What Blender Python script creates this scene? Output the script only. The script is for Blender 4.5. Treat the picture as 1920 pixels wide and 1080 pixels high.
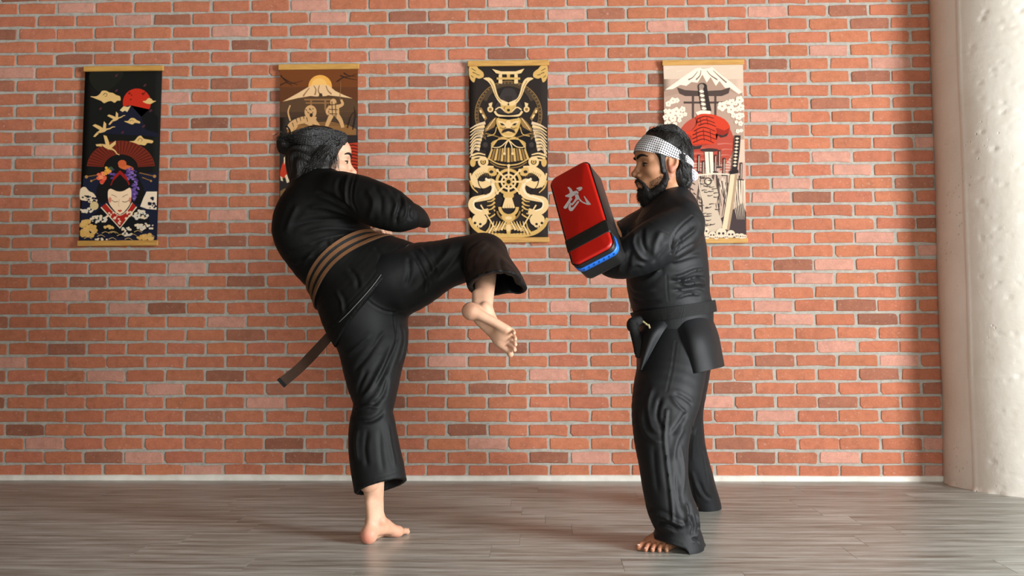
import bpy, bmesh, math, random
import numpy as np
from mathutils import Vector, Matrix
from mathutils.bvhtree import BVHTree

for _o in list(bpy.data.objects):
    bpy.data.objects.remove(_o, do_unlink=True)
scene = bpy.context.scene
COL = scene.collection
rng = np.random.default_rng(7)

# ------------------------------------------------------------------ camera
F_PX, PP_X, PP_Y = 1867.0, 960.0, 470.0
YAW, PITCH, ROLL = 0.0326083, 0.0693108, 0.0037716
CAM = np.array([0.0, 0.0, 0.7932])
WALL_Y = 4.988


def cam_axes(yaw, pitch, roll):
    cy, sy, cp, sp, cr, sr = math.cos(yaw), math.sin(yaw), math.cos(pitch), math.sin(pitch), math.cos(roll), math.sin(roll)
    rz = np.array([[cy, -sy, 0], [sy, cy, 0], [0, 0, 1]])
    rx = np.array([[1, 0, 0], [0, cp, -sp], [0, sp, cp]])
    ry = np.array([[cr, 0, sr], [0, 1, 0], [-sr, 0, cr]])
    return rz @ rx @ ry


RC = cam_axes(YAW, PITCH, ROLL)
cam_data = bpy.data.cameras.new('camera')
cam = bpy.data.objects.new('camera', cam_data)
COL.objects.link(cam)
cam.matrix_world = Matrix(((RC[0, 0], RC[0, 2], -RC[0, 1], CAM[0]), (RC[1, 0], RC[1, 2], -RC[1, 1], CAM[1]),
                           (RC[2, 0], RC[2, 2], -RC[2, 1], CAM[2]), (0, 0, 0, 1)))
cam_data.sensor_width = 36.0
cam_data.lens = 36.0 * F_PX / 1920.0
cam_data.shift_y = -(540.0 - PP_Y) / 1920.0
cam_data.clip_start = 0.05
cam_data.dof.use_dof = True
cam_data.dof.focus_distance = 3.75
cam_data.dof.aperture_fstop = 3.2
scene.camera = cam

# ------------------------------------------------------------------ light
world = bpy.data.worlds.new('world')
scene.world = world
world.use_nodes = True
world.node_tree.nodes['Background'].inputs[0].default_value = (0.80, 0.90, 1.0, 1)
world.node_tree.nodes['Background'].inputs[1].default_value = 1.2


def area_light(name, loc, target, sx, sy, power, color):
    ld = bpy.data.lights.new(name, 'AREA')
    ld.shape = 'RECTANGLE'
    ld.size, ld.size_y = sx, sy
    ld.energy = power
    ld.color = color
    o = bpy.data.objects.new(name, ld)
    COL.objects.link(o)
    o.location = loc
    d = Vector(target) - Vector(loc)
    o.rotation_euler = d.to_track_quat('-Z', 'Z').to_euler()
    return o


# daylight entering through the side window, plus an added front fill from behind the camera
area_light('window_daylight_side', (4.62, 0.55, 1.40), (0.0, 0.55, 1.40), 2.9, 2.2, 1070, (0.965, 0.985, 1.0))
area_light('front_fill_light', (0.5, -2.95, 1.55), (0.5, 5.0, 1.25), 2.3, 2.1, 180, (1.0, 0.98, 0.95))

vs = scene.view_settings
vs.view_transform = 'Standard'
vs.look = 'None'
vs.exposure = 0.0
vs.gamma = 1.0
vs.use_curve_mapping = False


# ------------------------------------------------------------------ pixel -> world
def ray_dir(px, py):
    v = np.array([(px - PP_X) / F_PX, 1.0, -(py - PP_Y) / F_PX])
    return RC @ v


def P(px, py, y):
    d = ray_dir(px, py)
    return CAM + d * ((y - CAM[1]) / d[1])


def PF(px, py, z=0.0):
    d = ray_dir(px, py)
    return CAM + d * ((z - CAM[2]) / d[2])


def pxm(y):
    return y * 1.0 / F_PX          # metres per pixel at depth y (approx.)


def proj(p):
    c = RC.T @ (np.asarray(p) - CAM)
    return PP_X + F_PX * c[0] / c[1], PP_Y - F_PX * c[2] / c[1]


# ------------------------------------------------------------------ object helpers
def srgb(r, g, b):
    def f(c):
        c = c / 255.0
        return c / 12.92 if c <= 0.04045 else ((c + 0.055) / 1.055) ** 2.4
    return (f(r), f(g), f(b), 1.0)


def link(name, me, mats=(), parent=None):
    o = bpy.data.objects.new(name, me)
    COL.objects.link(o)
    for m in (mats if isinstance(mats, (list, tuple)) else [mats]):
        if m is not None and m.name not in [x.name for x in me.materials if x]:
            me.materials.append(m)
    if parent is not None:
        o.parent = parent
        o.matrix_parent_inverse = parent.matrix_world.inverted() if parent.type != 'EMPTY' else Matrix.Translation(-parent.location)
    return o


def pymesh(name, verts, faces, smooth=True):
    me = bpy.data.meshes.new(name)
    me.from_pydata([tuple(map(float, v)) for v in verts], [], [tuple(int(i) for i in f) for f in faces])
    me.update()
    if smooth:
        me.polygons.foreach_set('use_smooth', [True] * len(me.polygons))
    return me


def npmesh(name, V, Q, smooth=True):
    """quads / tris from numpy arrays"""
    me = bpy.data.meshes.new(name)
    n = Q.shape[1]
    me.vertices.add(len(V))
    me.vertices.foreach_set('co', np.asarray(V, dtype=np.float32).ravel())
    me.loops.add(Q.size)
    me.loops.foreach_set('vertex_index', Q.astype(np.int32).ravel())
    me.polygons.add(len(Q))
    me.polygons.foreach_set('loop_start', np.arange(0, Q.size, n, dtype=np.int32))
    me.update(calc_edges=True)
    me.validate()
    if smooth:
        me.polygons.foreach_set('use_smooth', np.ones(len(me.polygons), dtype=bool))
        me.set_sharp_from_angle(angle=math.radians(75))
    return me


def empty(name, loc, label, cat, group=None):
    o = bpy.data.objects.new(name, None)
    COL.objects.link(o)
    o.location = loc
    o.empty_display_size = 0.1
    tag(o, label, cat, group)
    return o


def tag(o, label=None, cat=None, group=None, kind=None):
    if label: o['label'] = label
    if cat: o['category'] = cat
    if group: o['group'] = group
    if kind: o['kind'] = kind
    return o


def join_geo(parts):
    """[(V,F list)] -> V, F lists"""
    V, F, n = [], [], 0
    for v, f in parts:
        V += [tuple(x) for x in v]
        F += [tuple(i + n for i in q) for q in f]
        n += len(v)
    return V, F


def box_geo(x0, x1, y0, y1, z0, z1):
    v = [(x0, y0, z0), (x1, y0, z0), (x1, y1, z0), (x0, y1, z0), (x0, y0, z1), (x1, y0, z1), (x1, y1, z1), (x0, y1, z1)]
    f = [(0, 3, 2, 1), (4, 5, 6, 7), (0, 1, 5, 4), (1, 2, 6, 5), (2, 3, 7, 6), (3, 0, 4, 7)]
    return v, f


def bevel_box(name, x0, x1, y0, y1, z0, z1, b, seg=2):
    me = pymesh(name, *box_geo(x0, x1, y0, y1, z0, z1), smooth=False)
    bm = bmesh.new(); bm.from_mesh(me)
    bmesh.ops.bevel(bm, geom=bm.edges[:], offset=b, segments=seg, profile=0.5, affect='EDGES')
    bm.to_mesh(me); bm.free()
    return me


# ------------------------------------------------------------------ materials
class NT:
    def __init__(self, name, base=(0.5, 0.5, 0.5, 1), rough=0.6, spec=0.5):
        self.m = bpy.data.materials.new(name)
        self.m.use_nodes = True
        self.t = self.m.node_tree
        self.b = self.t.nodes['Principled BSDF']
        self.b.inputs['Base Color'].default_value = base
        self.b.inputs['Roughness'].default_value = rough
        self.b.inputs['Specular IOR Level'].default_value = spec

    def n(self, typ, **kw):
        nd = self.t.nodes.new('ShaderNode' + typ)
        for k, v in kw.items():
            if k.startswith('i_'):
                nd.inputs[k[2:].replace('_', ' ')].default_value = v
            else:
                setattr(nd, k, v)
        return nd

    def l(self, a, b):
        self.t.links.new(a, b)

    def pos(self, scale=(1, 1, 1), obj=False):
        mp = self.n('Mapping')
        mp.inputs['Scale'].default_value = scale
        if obj:
            self.l(self.n('TexCoord').outputs['Object'], mp.inputs['Vector'])
        else:
            self.l(self.n('NewGeometry').outputs['Position'], mp.inputs['Vector'])
        return mp.outputs['Vector']

    def noise(self, vec, scale, detail=4, rough=0.55):
        nd = self.n('TexNoise')
        nd.inputs['Scale'].default_value = scale
        nd.inputs['Detail'].default_value = detail
        nd.inputs['Roughness'].default_value = rough
        self.l(vec, nd.inputs['Vector'])
        return nd.outputs['Fac']

    def ramp(self, fac, stops):
        r = self.n('ValToRGB')
        e = r.color_ramp.elements
        while len(e) < len(stops):
            e.new(0.5)
        for i, (p, c) in enumerate(stops):
            e[i].position = p
            e[i].color = c
        self.l(fac, r.inputs['Fac'])
        return r.outputs['Color']

    def mix(self, fac, a, b, mode='MIX'):
        m = self.n('Mix', data_type='RGBA', blend_type=mode)
        for val, inp in ((fac, m.inputs[0]), (a, m.inputs[6]), (b, m.inputs[7])):
            if isinstance(val, (float, int, tuple)):
                inp.default_value = val
            else:
                self.l(val, inp)
        return m.outputs[2]

    def bump(self, height, strength=0.3, dist=0.01):
        b = self.n('Bump')
        b.inputs['Strength'].default_value = strength
        b.inputs['Distance'].default_value = dist
        self.l(height, b.inputs['Height'])
        self.l(b.outputs['Normal'], self.b.inputs['Normal'])

    def base(self, s):
        self.l(s, self.b.inputs['Base Color'])

    def rough(self, s):
        self.l(s, self.b.inputs['Roughness'])


def plain(name, col, rough=0.6, spec=0.5):
    return NT(name, col, rough, spec).m


def g(v):
    return (v, v, v, 1)


def brick_material(name, from_attr):
    n = NT(name, rough=0.78, spec=0.3)
    if from_attr:
        a = n.n('Attribute'); a.attribute_name = 'brick_tone'
        tone = a.outputs['Color']
    else:
        tone = n.n('ObjectInfo').outputs['Color']
    p = n.pos()
    c = n.mix(0.55, tone, n.ramp(n.noise(p, 26, 5, 0.65), [(0.25, g(0.62)), (0.5, g(0.98)), (0.8, g(1.28))]), 'MULTIPLY')
    c = n.mix(0.5, c, n.ramp(n.noise(p, 150, 3), [(0.3, g(0.75)), (0.7, g(1.22))]), 'MULTIPLY')
    sp = n.ramp(n.noise(n.pos((1.0, 1.0, 1.6)), 62, 3, 0.6), [(0.63, g(0)), (0.70, g(1))])
    c = n.mix(n.mix(1.0, sp, g(0.5), 'MULTIPLY'), c, srgb(196, 165, 148))
    n.base(c)
    n.bump(n.noise(p, 130, 5, 0.7), 0.28, 0.004)
    return n.m


M = {}
M['brick'] = brick_material('brick_clay', False)
M['brick_bulk'] = brick_material('brick_clay_field', True)

_n = NT('mortar', rough=0.95, spec=0.1)
_p = _n.pos()
_n.base(_n.ramp(_n.noise(_p, 40, 6, 0.7), [(0.3, srgb(156, 152, 142)), (0.7, srgb(188, 183, 172))]))
_n.bump(_n.noise(_p, 120, 5, 0.7), 0.6, 0.006)
M['mortar'] = _n.m

_n = NT('baseboard_paint', rough=0.55)
_n.base(_n.ramp(_n.noise(_n.pos(), 14, 5), [(0.3, srgb(208, 202, 190)), (0.7, srgb(232, 228, 218))]))
M['baseboard'] = _n.m

_n = NT('vinyl_plank', rough=0.42, spec=0.45)
_oi = _n.n('ObjectInfo')
_vm = _n.n('VectorMath', operation='ADD')
_n.l(_n.n('NewGeometry').outputs['Position'], _vm.inputs[0])
_sc = _n.n('VectorMath', operation='SCALE'); _sc.inputs['Scale'].default_value = 7.0
_cb = _n.n('CombineXYZ'); _n.l(_oi.outputs['Random'], _cb.inputs[0]); _n.l(_oi.outputs['Random'], _cb.inputs[1])
_n.l(_cb.outputs[0], _sc.inputs[0]); _n.l(_sc.outputs[0], _vm.inputs[1])
_mp1 = _n.n('Mapping'); _mp1.inputs['Scale'].default_value = (2.4, 26, 1); _n.l(_vm.outputs[0], _mp1.inputs['Vector'])
_mp2 = _n.n('Mapping'); _mp2.inputs['Scale'].default_value = (9, 120, 1); _n.l(_vm.outputs[0], _mp2.inputs['Vector'])
_c = _n.ramp(_n.noise(_mp1.outputs[0], 1.0, 6, 0.62), [(0.28, srgb(96, 92, 79)), (0.48, srgb(156, 157, 149)), (0.70, srgb(196, 199, 193))])
_c = _n.mix(0.6, _c, _n.ramp(_n.noise(_mp2.outputs[0], 1.0, 4, 0.6), [(0.3, g(0.66)), (0.7, g(1.2))]), 'MULTIPLY')
_c = _n.mix(1.0, _c, _n.ramp(_oi.outputs['Random'], [(0.0, g(0.92)), (1.0, g(1.07))]), 'MULTIPLY')
_n.base(_c)
_n.rough(_n.ramp(_n.noise(_mp2.outputs[0], 1.0, 3), [(0.2, g(0.26)), (0.8, g(0.42))]))
_n.bump(_n.noise(_mp2.outputs[0], 1.0, 4, 0.6), 0.10, 0.002)
M['plank'] = _n.m

_n = NT('painted_concrete', rough=0.5, spec=0.4)
_p = _n.pos()
_c = _n.ramp(_n.noise(_p, 3.5, 6, 0.6), [(0.3, srgb(222, 215, 202)), (0.7, srgb(236, 231, 221))])
_n.base(_c)
_v = _n.n('TexVoronoi'); _v.inputs['Scale'].default_value = 34; _n.l(_p, _v.inputs['Vector'])
_pit = _n.ramp(_v.outputs['Distance'], [(0.08, g(0)), (0.2, g(1))])
_msk = _n.ramp(_n.noise(_n.pos((1, 1, 0.6)), 2.6, 3), [(0.52, g(1)), (0.62, g(0))])
_pit2 = _n.mix(_msk, _pit, g(1.0))
_h = _n.mix(0.72, _n.noise(_p, 22, 6, 0.7), _pit2)
_n.bump(_h, 0.6, 0.012)
M['concrete'] = _n.m

_n = NT('bounce_wall_paint', rough=0.8)  # dark brown picked to dim and warm the bounce off unseen surfaces
_n.base(_n.ramp(_n.noise(_n.pos(), 5, 4), [(0.3, srgb(82, 68, 48)), (0.7, srgb(92, 77, 55))]))
M['wallpaint'] = _n.m
M['frame_metal'] = plain('window_frame_paint', srgb(60, 62, 64), 0.45)

# ------------------------------------------------------------------ room shell
X0, X1, Y0, ZC = -5.6, 4.5, -2.8, 3.35
BP, CP, R_FLOOR, KX = 0.2032, 0.06773, 36.65, 2.7259


def kx(k): return k * BP - KX
def rz(r): return (R_FLOOR - r) * CP


# back wall: mortar bed with real bricks on it
wall = link('wall_back', pymesh('wall_back', *box_geo(X0 - 0.1, X1 + 0.1, WALL_Y + 0.004, WALL_Y + 0.16, 0, ZC), smooth=False), M['mortar'])
tag(wall, 'red brick wall with grey mortar joints and scattered dark bricks', None, None, 'structure')


def brick_geo(seed, L, H, depth=0.016):
    r = np.random.default_rng(seed)
    hw, hh = L / 2, H / 2
    c = 0.004 + 0.011 * r.random(4) ** 3
    pts = []
    for ci, (sx, sz) in enumerate(((1, 1), (-1, 1), (-1, -1), (1, -1))):
        cx, cz = sx * (hw - c[ci]), sz * (hh - c[ci])
        a0 = ci * math.pi / 2
        for t in (0.0, 0.5, 1.0):
            a = a0 + t * math.pi / 2
            pts.append((cx + c[ci] * math.cos(a), cz + c[ci] * math.sin(a)))
    pts = np.array(pts)
    # a midpoint on each long side, slightly uneven
    out = []
    for i in range(12):
        out.append(pts[i])
        if i in (2, 8):
            a, b = pts[i], pts[(i + 1) % 12]
            out.append((a + b) / 2 + np.array([r.normal(0, .02), r.normal(0, 0.0016)]))
    pts = np.array(out) + r.normal(0, 0.0012, (len(out), 2))
    n = len(pts)
    V, Fc = [], []
    for lev, (y, s) in enumerate(((depth, 0.0), (0.0028, 0.0), (0.0, 0.0028))):
        for x, z in pts:
            xx = x - math.copysign(min(s, abs(x)), x)
            zz = z - math.copysign(min(s, abs(z)), z)
            V.append((xx, y + (r.normal(0, 0.0004) if lev else 0), zz))
    for lev in range(2):
        for i in range(n):
            j = (i + 1) % n
            Fc.append((lev * n + i, lev * n + j, (lev + 1) * n + j, (lev + 1) * n + i))
    V.append((r.normal(0, .01), -0.0006, 0))
    cidx = len(V) - 1
    for i in range(n):
        Fc.append((2 * n + i, 2 * n + (i + 1) % n, cidx))
    return V, Fc


BL, BH = 0.1905, 0.0545
N_VAR = 12
BG = [brick_geo(100 + i, BL, BH) for i in range(N_VAR)]
BG_CUT = [brick_geo(300 + i, BL, 0.0515) for i in range(4)]
BM = []
for i in range(N_VAR):
    me = pymesh('brick', *BG[i], smooth=False); me.materials.append(M['brick']); BM.append(me)
BMC = []
for i in range(4):
    me = pymesh('brick', *BG_CUT[i], smooth=False); me.materials.append(M['brick']); BMC.append(me)

DARK_PX = []
PINK_PX = []


def _add(dst, ox, oy, lst):
    dst += [(ox + a / 2.4, oy + b / 2.4) for a, b in lst]


_add(DARK_PX, 0, 0, [(775, 88), (30, 152), (1120, 202), (335, 265), (1030, 378), (25, 383), (245, 440), (940, 555), (150, 617), (845, 853), (145, 855), (230, 1030), (760, 1030), (1245, 435), (1230, 675)])
_add(PINK_PX, 0, 0, [(340, 32), (600, 90), (1035, 143), (75, 323), (1185, 495), (785, 440), (235, 678), (935, 795), (1020, 970)])
_add(DARK_PX, 0, 440, [(1020, 35), (580, 90), (400, 212), (1110, 215), (750, 335), (15, 392), (1105, 457), (305, 512), (10, 635), (1010, 637), (210, 695), (1250, 700), (920, 822), (115, 877), (470, 1002), (1250, 945), (1290, 1010)])
_add(PINK_PX, 0, 440, [(225, 92), (845, 152), (755, 215), (310, 270), (575, 333), (1020, 395), (60, 572), (480, 635), (745, 697), (1195, 763), (205, 938), (650, 1005), (920, 1060)])
_add(DARK_PX, 480, 0, [(680, 72), (765, 130), (1125, 245), (770, 365), (595, 490), (900, 605), (905, 840), (80, 435)])
_add(PINK_PX, 480, 0, [(245, 22), (325, 78), (1125, 10), (590, 248), (860, 305), (45, 493), (590, 722), (680, 782)])
_add(DARK_PX, 720, 440, [(205, 390), (1015, 328), (560, 512), (190, 637), (470, 697), (375, 885), (745, 1008), (780, 85), (680, 205), (65, 763)])
_add(PINK_PX, 720, 440, [(1000, 205), (830, 328), (285, 573), (740, 635), (1020, 697), (470, 945), (930, 1008)])
_add(DARK_PX, 960, 0, [(425, 62), (785, 180), (590, 538), (1105, 712), (1150, 290), (25, 243), (640, 360), (200, 720)])
_add(PINK_PX, 960, 0, [(240, 65), (1145, 50), (690, 118), (430, 418), (200, 360), (330, 718)])
_add(DARK_PX, 1300, 0, [(690, 45), (785, 102), (335, 287), (795, 340), (1035, 400), (615, 465), (985, 583), (290, 712), (995, 822), (535, 887), (1060, 1005), (1078, 222)])
_add(PINK_PX, 1300, 0, [(330, 52), (610, 222), (885, 280), (345, 530), (620, 702), (715, 765), (445, 832), (350, 892), (820, 1070), (1040, 640)])
_add(DARK_PX, 1300, 440, [(455, 140), (735, 318), (830, 380), (365, 573), (835, 628), (185, 697), (1090, 690), (655, 755), (1040, 878), (190, 948), (280, 1010)])
_add(PINK_PX, 1300, 440, [(640, 135), (545, 198), (270, 263), (360, 325), (460, 387), (650, 505), (930, 567), (95, 760), (380, 820), (665, 1003), (1090, 940), (1060, 70)])


def brick_index(px, py):
    p = P(px, py, WALL_Y)
    r = int(round(R_FLOOR - p[2] / CP))
    k = (p[0] + KX) / BP
    off = 0.5 if r % 2 == 1 else 0.0          # odd rows: joints at integer k -> centres at k+.5
    return r, int(math.floor(k - off + 0.5)) if off else int(round(k))


def brick_key(r, x):
    k = (x + KX) / BP
    return (r, int(round(k * 2)))


TONE = {}
for lst, tn in ((PINK_PX, 'pink'), (DARK_PX, 'dark')):
    for px, py in lst:
        p = P(px, py, WALL_Y)
        r = int(round(R_FLOOR - p[2] / CP))
        k = (p[0] + KX) / BP
        kc = math.floor(k) + 0.5 if r % 2 == 1 else round(k)
        TONE[(r, int(round(kc * 2)))] = tn

bricks = []
ri = random.Random(5)
for r in range(-12, 37):
    ks = np.arange(-15, 37) + (0.5 if r % 2 else 0.0)
    for kc in ks:
        x = kx(kc)
        if x < X0 + 0.05 or x > X1 - 0.05 or rz(r) > ZC - 0.03:
            continue
        z = rz(r) + ri.gauss(0, 0.0008)
        if r == 36:
            z += 0.0045
        xx = x + ri.gauss(0, 0.0016)
        px, py = proj((x, WALL_Y, z))
        infr = 0 < px < 1770 and 0 < py < 895
        tn = TONE.get((r, int(round(kc * 2))))
        if tn is None and not infr:
            u = ri.random()
            tn = 'dark' if u < 0.09 else ('pink' if u < 0.18 else None)
        if tn == 'dark':
            c = np.array(srgb(154, 98, 76)[:3]) * (1 + ri.uniform(-.16, .14))
        elif tn == 'pink':
            c = np.array(srgb(198, 143, 124)[:3]) * (1 + ri.uniform(-.07, .07))
        else:
            c = np.array(srgb(182, 111, 82)[:3]) * (1 + ri.uniform(-.08, .09))
            c[1] *= 1 + ri.uniform(-.035, .035); c[2] *= 1 + ri.uniform(-.05, .05)
        hidden = (510 < px < 790 and 300 < py < 900) or (1180 < px < 1345 and 260 < py < 900) or (770 < px < 960 and 450 < py < 540)
        for sx0, sx1 in ((145, 305), (520, 672), (877, 1028), (1242, 1402)):
            if sx0 < px < sx1 and 118 < py < 458:
                hidden = True
        score = (0 if (infr and not hidden) else -1000) - abs(py - 560) * 0.02 + px * 0.001 + (py * 0.012)
        bricks.append((score, r, xx, z, c, ri.randrange(N_VAR), ri.randrange(2)))
bricks.sort(key=lambda t: -t[0])
vv, ff, cc = [], [], []
for i, (sc, r, x, z, c, var, flip) in enumerate(bricks):
    cut = r == 36
    yoff = WALL_Y - 0.0005 + ri.gauss(0, 0.0007)
    if i < 300:
        o = bpy.data.objects.new('brick', (BMC[var % 4] if cut else BM[var]))
        COL.objects.link(o)
        o.parent = wall
        o.location = (x, yoff, z)
        o.color = (c[0], c[1], c[2], 1)
    else:
        V_, F_ = (BG_CUT[var % 4] if cut else BG[var])
        n0 = len(vv)
        vv += [(a + x, b + yoff, d + z) for a, b, d in V_]
        ff += [tuple(q + n0 for q in f) for f in F_]
        cc += [c] * len(V_)
me = pymesh('brick_field', vv, ff, smooth=False)
at = me.color_attributes.new('brick_tone', 'FLOAT_COLOR', 'POINT')
at.data.foreach_set('color', np.hstack([np.array(cc), np.ones((len(cc), 1))]).astype(np.float32).ravel())
bf = link('brick_field', me, M['brick_bulk'], wall)
tag(bf, None, None, None, 'stuff')

# floor with planks
floor = link('floor', pymesh('floor', *box_geo(X0 - 0.1, X1 + 0.1, Y0 - 0.1, WALL_Y + 0.1, -0.06, -0.004), smooth=False), plain('subfloor', srgb(70, 62, 54), 0.9))
tag(floor, 'grey brown wood-look plank floor running along the wall', None, None, 'structure')
PW, PL = 0.182, 1.22
plank_me = bevel_box('plank', 0.0004, PL - 0.0004, 0.0004, PW - 0.0004, -0.004, 0.0, 0.0004, 1)
plank_me.materials.append(M['plank'])
rp = random.Random(11)
n_pl, bulk = 0, []
row_y = PF(1075, 983)[1]                       # a seam seen in the photo
row = row_y - PW * 40
ys = []
while row < WALL_Y + 0.02:
    if row > Y0 - 0.02: ys.append(row)
    row += PW
for y in sorted(ys, reverse=True):
    off = rp.uniform(0, PL)
    if abs(y - (row_y - PW)) < 0.02: off = (PF(1072, 990)[0] - X0) % PL
    if abs(y - (row_y - 3 * PW)) < 0.02: off = (PF(920, 1032)[0] - X0) % PL
    x = X0 - PL + off
    while x < X1 + 0.02:
        if y > 2.7 and -3.3 < x + PL and x < 3.2:
            o = bpy.data.objects.new('plank', plank_me); COL.objects.link(o)
            o.parent = floor; o.location = (x, y, 0)
            n_pl += 1
        else:
            bulk.append((x, y))
        x += PL
vv, ff = join_geo([box_geo(x + .0004, x + PL - .0004, y + .0004, y + PW - .0004, -0.004, 0) for x, y in bulk])
tag(link('plank_field', pymesh('plank_field', vv, ff, smooth=False), M['plank'], floor), None, None, None, 'stuff')

# baseboard: thin painted strip, slightly uneven top edge
vv, ff = [], []
xs = np.linspace(X0, X1, 160)
rb = np.random.default_rng(3)
for i, x in enumerate(xs):
    t = 0.027 + 0.0016 * math.sin(x * 3.1) + rb.normal(0, 0.0006)
    d = 0.013 + rb.normal(0, 0.0005)
    vv += [(x, WALL_Y - d, 0), (x, WALL_Y - d, t - 0.003), (x, WALL_Y - d + 0.004, t), (x, WALL_Y + 0.01, t + 0.001)]
    if i:
        for q in range(3):
            a = (i - 1) * 4 + q
            ff.append((a, a + 4, a + 5, a + 1))
tag(link('baseboard_back', pymesh('baseboard_back', vv, ff), M['baseboard']), 'thin white painted baseboard strip under the brick wall', None, None, 'structure')

# ceiling and the unseen walls that bounce the daylight
tag(link('ceiling', pymesh('ceiling', *box_geo(X0 - .1, X1 + .1, Y0 - .1, WALL_Y + .1, ZC, ZC + .1), smooth=False), M['wallpaint']), 'plain brown ceiling above the room', None, None, 'structure')
tag(link('wall_left', pymesh('wall_left', *box_geo(X0 - .1, X0, Y0, WALL_Y, 0, ZC), smooth=False), M['wallpaint']), 'plain brown wall on the left', None, None, 'structure')


def wall_with_hole(axis, c0, c1, a0, a1, h0, h1, z0, z1):
    """solid wall with one rectangular opening; axis x: wall spans y"""
    seg = [(a0, h0, 0, ZC), (h1, a1, 0, ZC), (h0, h1, 0, z0), (h0, h1, z1, ZC)]
    parts = []
    for s0, s1, b, t in seg:
        parts.append(box_geo(c0, c1, s0, s1, b, t) if axis == 'x' else box_geo(s0, s1, c0, c1, b, t))
    return join_geo(parts)


WS = (-0.95, 2.05, 0.28, 2.54)        # side window opening (y0,y1,z0,z1)
WF = (-0.7, 1.7, 0.45, 2.65)          # added opening for the front fill (x0,x1,z0,z1)
tag(link('wall_right', pymesh('wall_right', *wall_with_hole('x', X1, X1 + .1, Y0, WALL_Y, *WS), smooth=False), M['wallpaint']), 'brown wall on the right with a wide window', None, None, 'structure')
tag(link('wall_front', pymesh('wall_front', *wall_with_hole('y', Y0 - .1, Y0, X0, X1, *WF), smooth=False), M['wallpaint']), 'brown wall behind the viewer with a wide added opening for fill light', None, None, 'structure')
fr = [box_geo(X1 + .02, X1 + .08, WS[0], WS[1], WS[2], WS[2] + .05), box_geo(X1 + .02, X1 + .08, WS[0], WS[1], WS[3] - .05, WS[3])]
for i in range(5):
    y = WS[0] + (WS[1] - WS[0] - .05) * i / 4
    fr.append(box_geo(X1 + .02, X1 + .08, y, y + .05, WS[2], WS[3]))
tag(link('window_1', pymesh('window_1', *join_geo(fr), smooth=False), M['frame_metal']), 'dark framed side window with four lights', None, None, 'structure')
fr = [box_geo(WF[0], WF[1], Y0 - .08, Y0 - .02, WF[2], WF[2] + .05), box_geo(WF[0], WF[1], Y0 - .08, Y0 - .02, WF[3] - .05, WF[3])]  # frame round the added fill opening
for i in range(5):
    x = WF[0] + (WF[1] - WF[0] - .05) * i / 4
    fr.append(box_geo(x, x + .05, Y0 - .08, Y0 - .02, WF[2], WF[3]))
tag(link('front_fill_frame', pymesh('front_fill_frame', *join_geo(fr), smooth=False), M['frame_metal']), 'dark frame with four lights in the added fill opening', None, None, 'structure')

# round concrete column
CR = 0.40
_cl = P(1766, 450, WALL_Y - 0.10)
CXC, CYC = _cl[0] + CR * 1.0, WALL_Y - 0.10
na, nz = 220, 420
th = np.linspace(0, 2 * math.pi, na, endpoint=False)
zz = np.linspace(0, ZC, nz)
TH, ZZ = np.meshgrid(th, zz)
rc = np.random.default_rng(21)
rad = np.full_like(TH, CR)
for kk in range(26):
    a, b = rc.integers(1, 9), rc.uniform(0.5, 9)
    rad += 0.0011 / (1 + 0.15 * a) * np.cos(a * TH + b * ZZ + rc.uniform(0, 6))
ths = math.radians(180 + 26)                       # form-board seam, a little to the camera side
w = np.abs(((TH - ths + 0.004 * np.sin(ZZ * 5) + math.pi) % (2 * math.pi)) - math.pi) * CR
rad += 0.0045 * np.exp(-(w / 0.0045) ** 2) - 0.004 * (((TH - ths) % (2 * math.pi)) > math.pi) * np.exp(-(w / 0.12) ** 2)
for z0, sl in ((rz(6.6), 0.0), (rz(17.6), 0.01), (rz(29), -0.008)):
    rad += 0.0028 * np.exp(-((ZZ - z0 - sl * np.sin(TH)) / 0.004) ** 2)
for kk in range(420):                              # blow-holes
    a0, z0 = math.radians(rc.uniform(215, 285)), rc.uniform(0, 2.5)
    if rc.random() < 0.45: a0 = math.radians(rc.normal(250, 7))
    s = rc.uniform(0.004, 0.010)
    dd = (((TH - a0) * CR) ** 2 + (ZZ - z0) ** 2) / s ** 2
    rad -= rc.uniform(0.002, 0.006) * np.exp(-dd)
rad += np.exp(-(ZZ / 0.012) ** 2) * 0.005 * (1 + np.sin(TH * 23) * np.sin(TH * 9.3))
V = np.stack([CXC + rad * np.cos(TH), CYC + rad * np.sin(TH), ZZ], -1).reshape(-1, 3)
ii, jj = np.meshgrid(np.arange(nz - 1), np.arange(na), indexing='ij')
Q = np.stack([ii * na + jj, ii * na + (jj + 1) % na, (ii + 1) * na + (jj + 1) % na, (ii + 1) * na + jj], -1).reshape(-1, 4)
col_o = link('concrete_column', npmesh('concrete_column', V, Q), M['concrete'])
tag(col_o, 'round white painted concrete column in front of the brick wall', 'column')

# ------------------------------------------------------------------ implicit-surface modelling kit
def unit(v):
    v = np.asarray(v, float)
    return v / (np.linalg.norm(v) + 1e-12)


def catmull(pts, sub):
    pts = np.asarray(pts, float)
    if len(pts) < 3 or sub <= 1:
        if sub > 1:
            return np.array([pts[0] * (1 - t) + pts[-1] * t for t in np.linspace(0, 1, sub + 1)])
        return pts
    Pp = np.vstack([2 * pts[0] - pts[1], pts, 2 * pts[-1] - pts[-2]])
    out = []
    for i in range(1, len(Pp) - 2):
        p0, p1, p2, p3 = Pp[i - 1], Pp[i], Pp[i + 1], Pp[i + 2]
        for t in np.arange(sub) / sub:
            out.append(0.5 * (2 * p1 + (p2 - p0) * t + (2 * p0 - 5 * p1 + 4 * p2 - p3) * t * t + (3 * p1 - p0 - 3 * p2 + p3) * t ** 3))
    out.append(pts[-1])
    return np.array(out)


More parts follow.
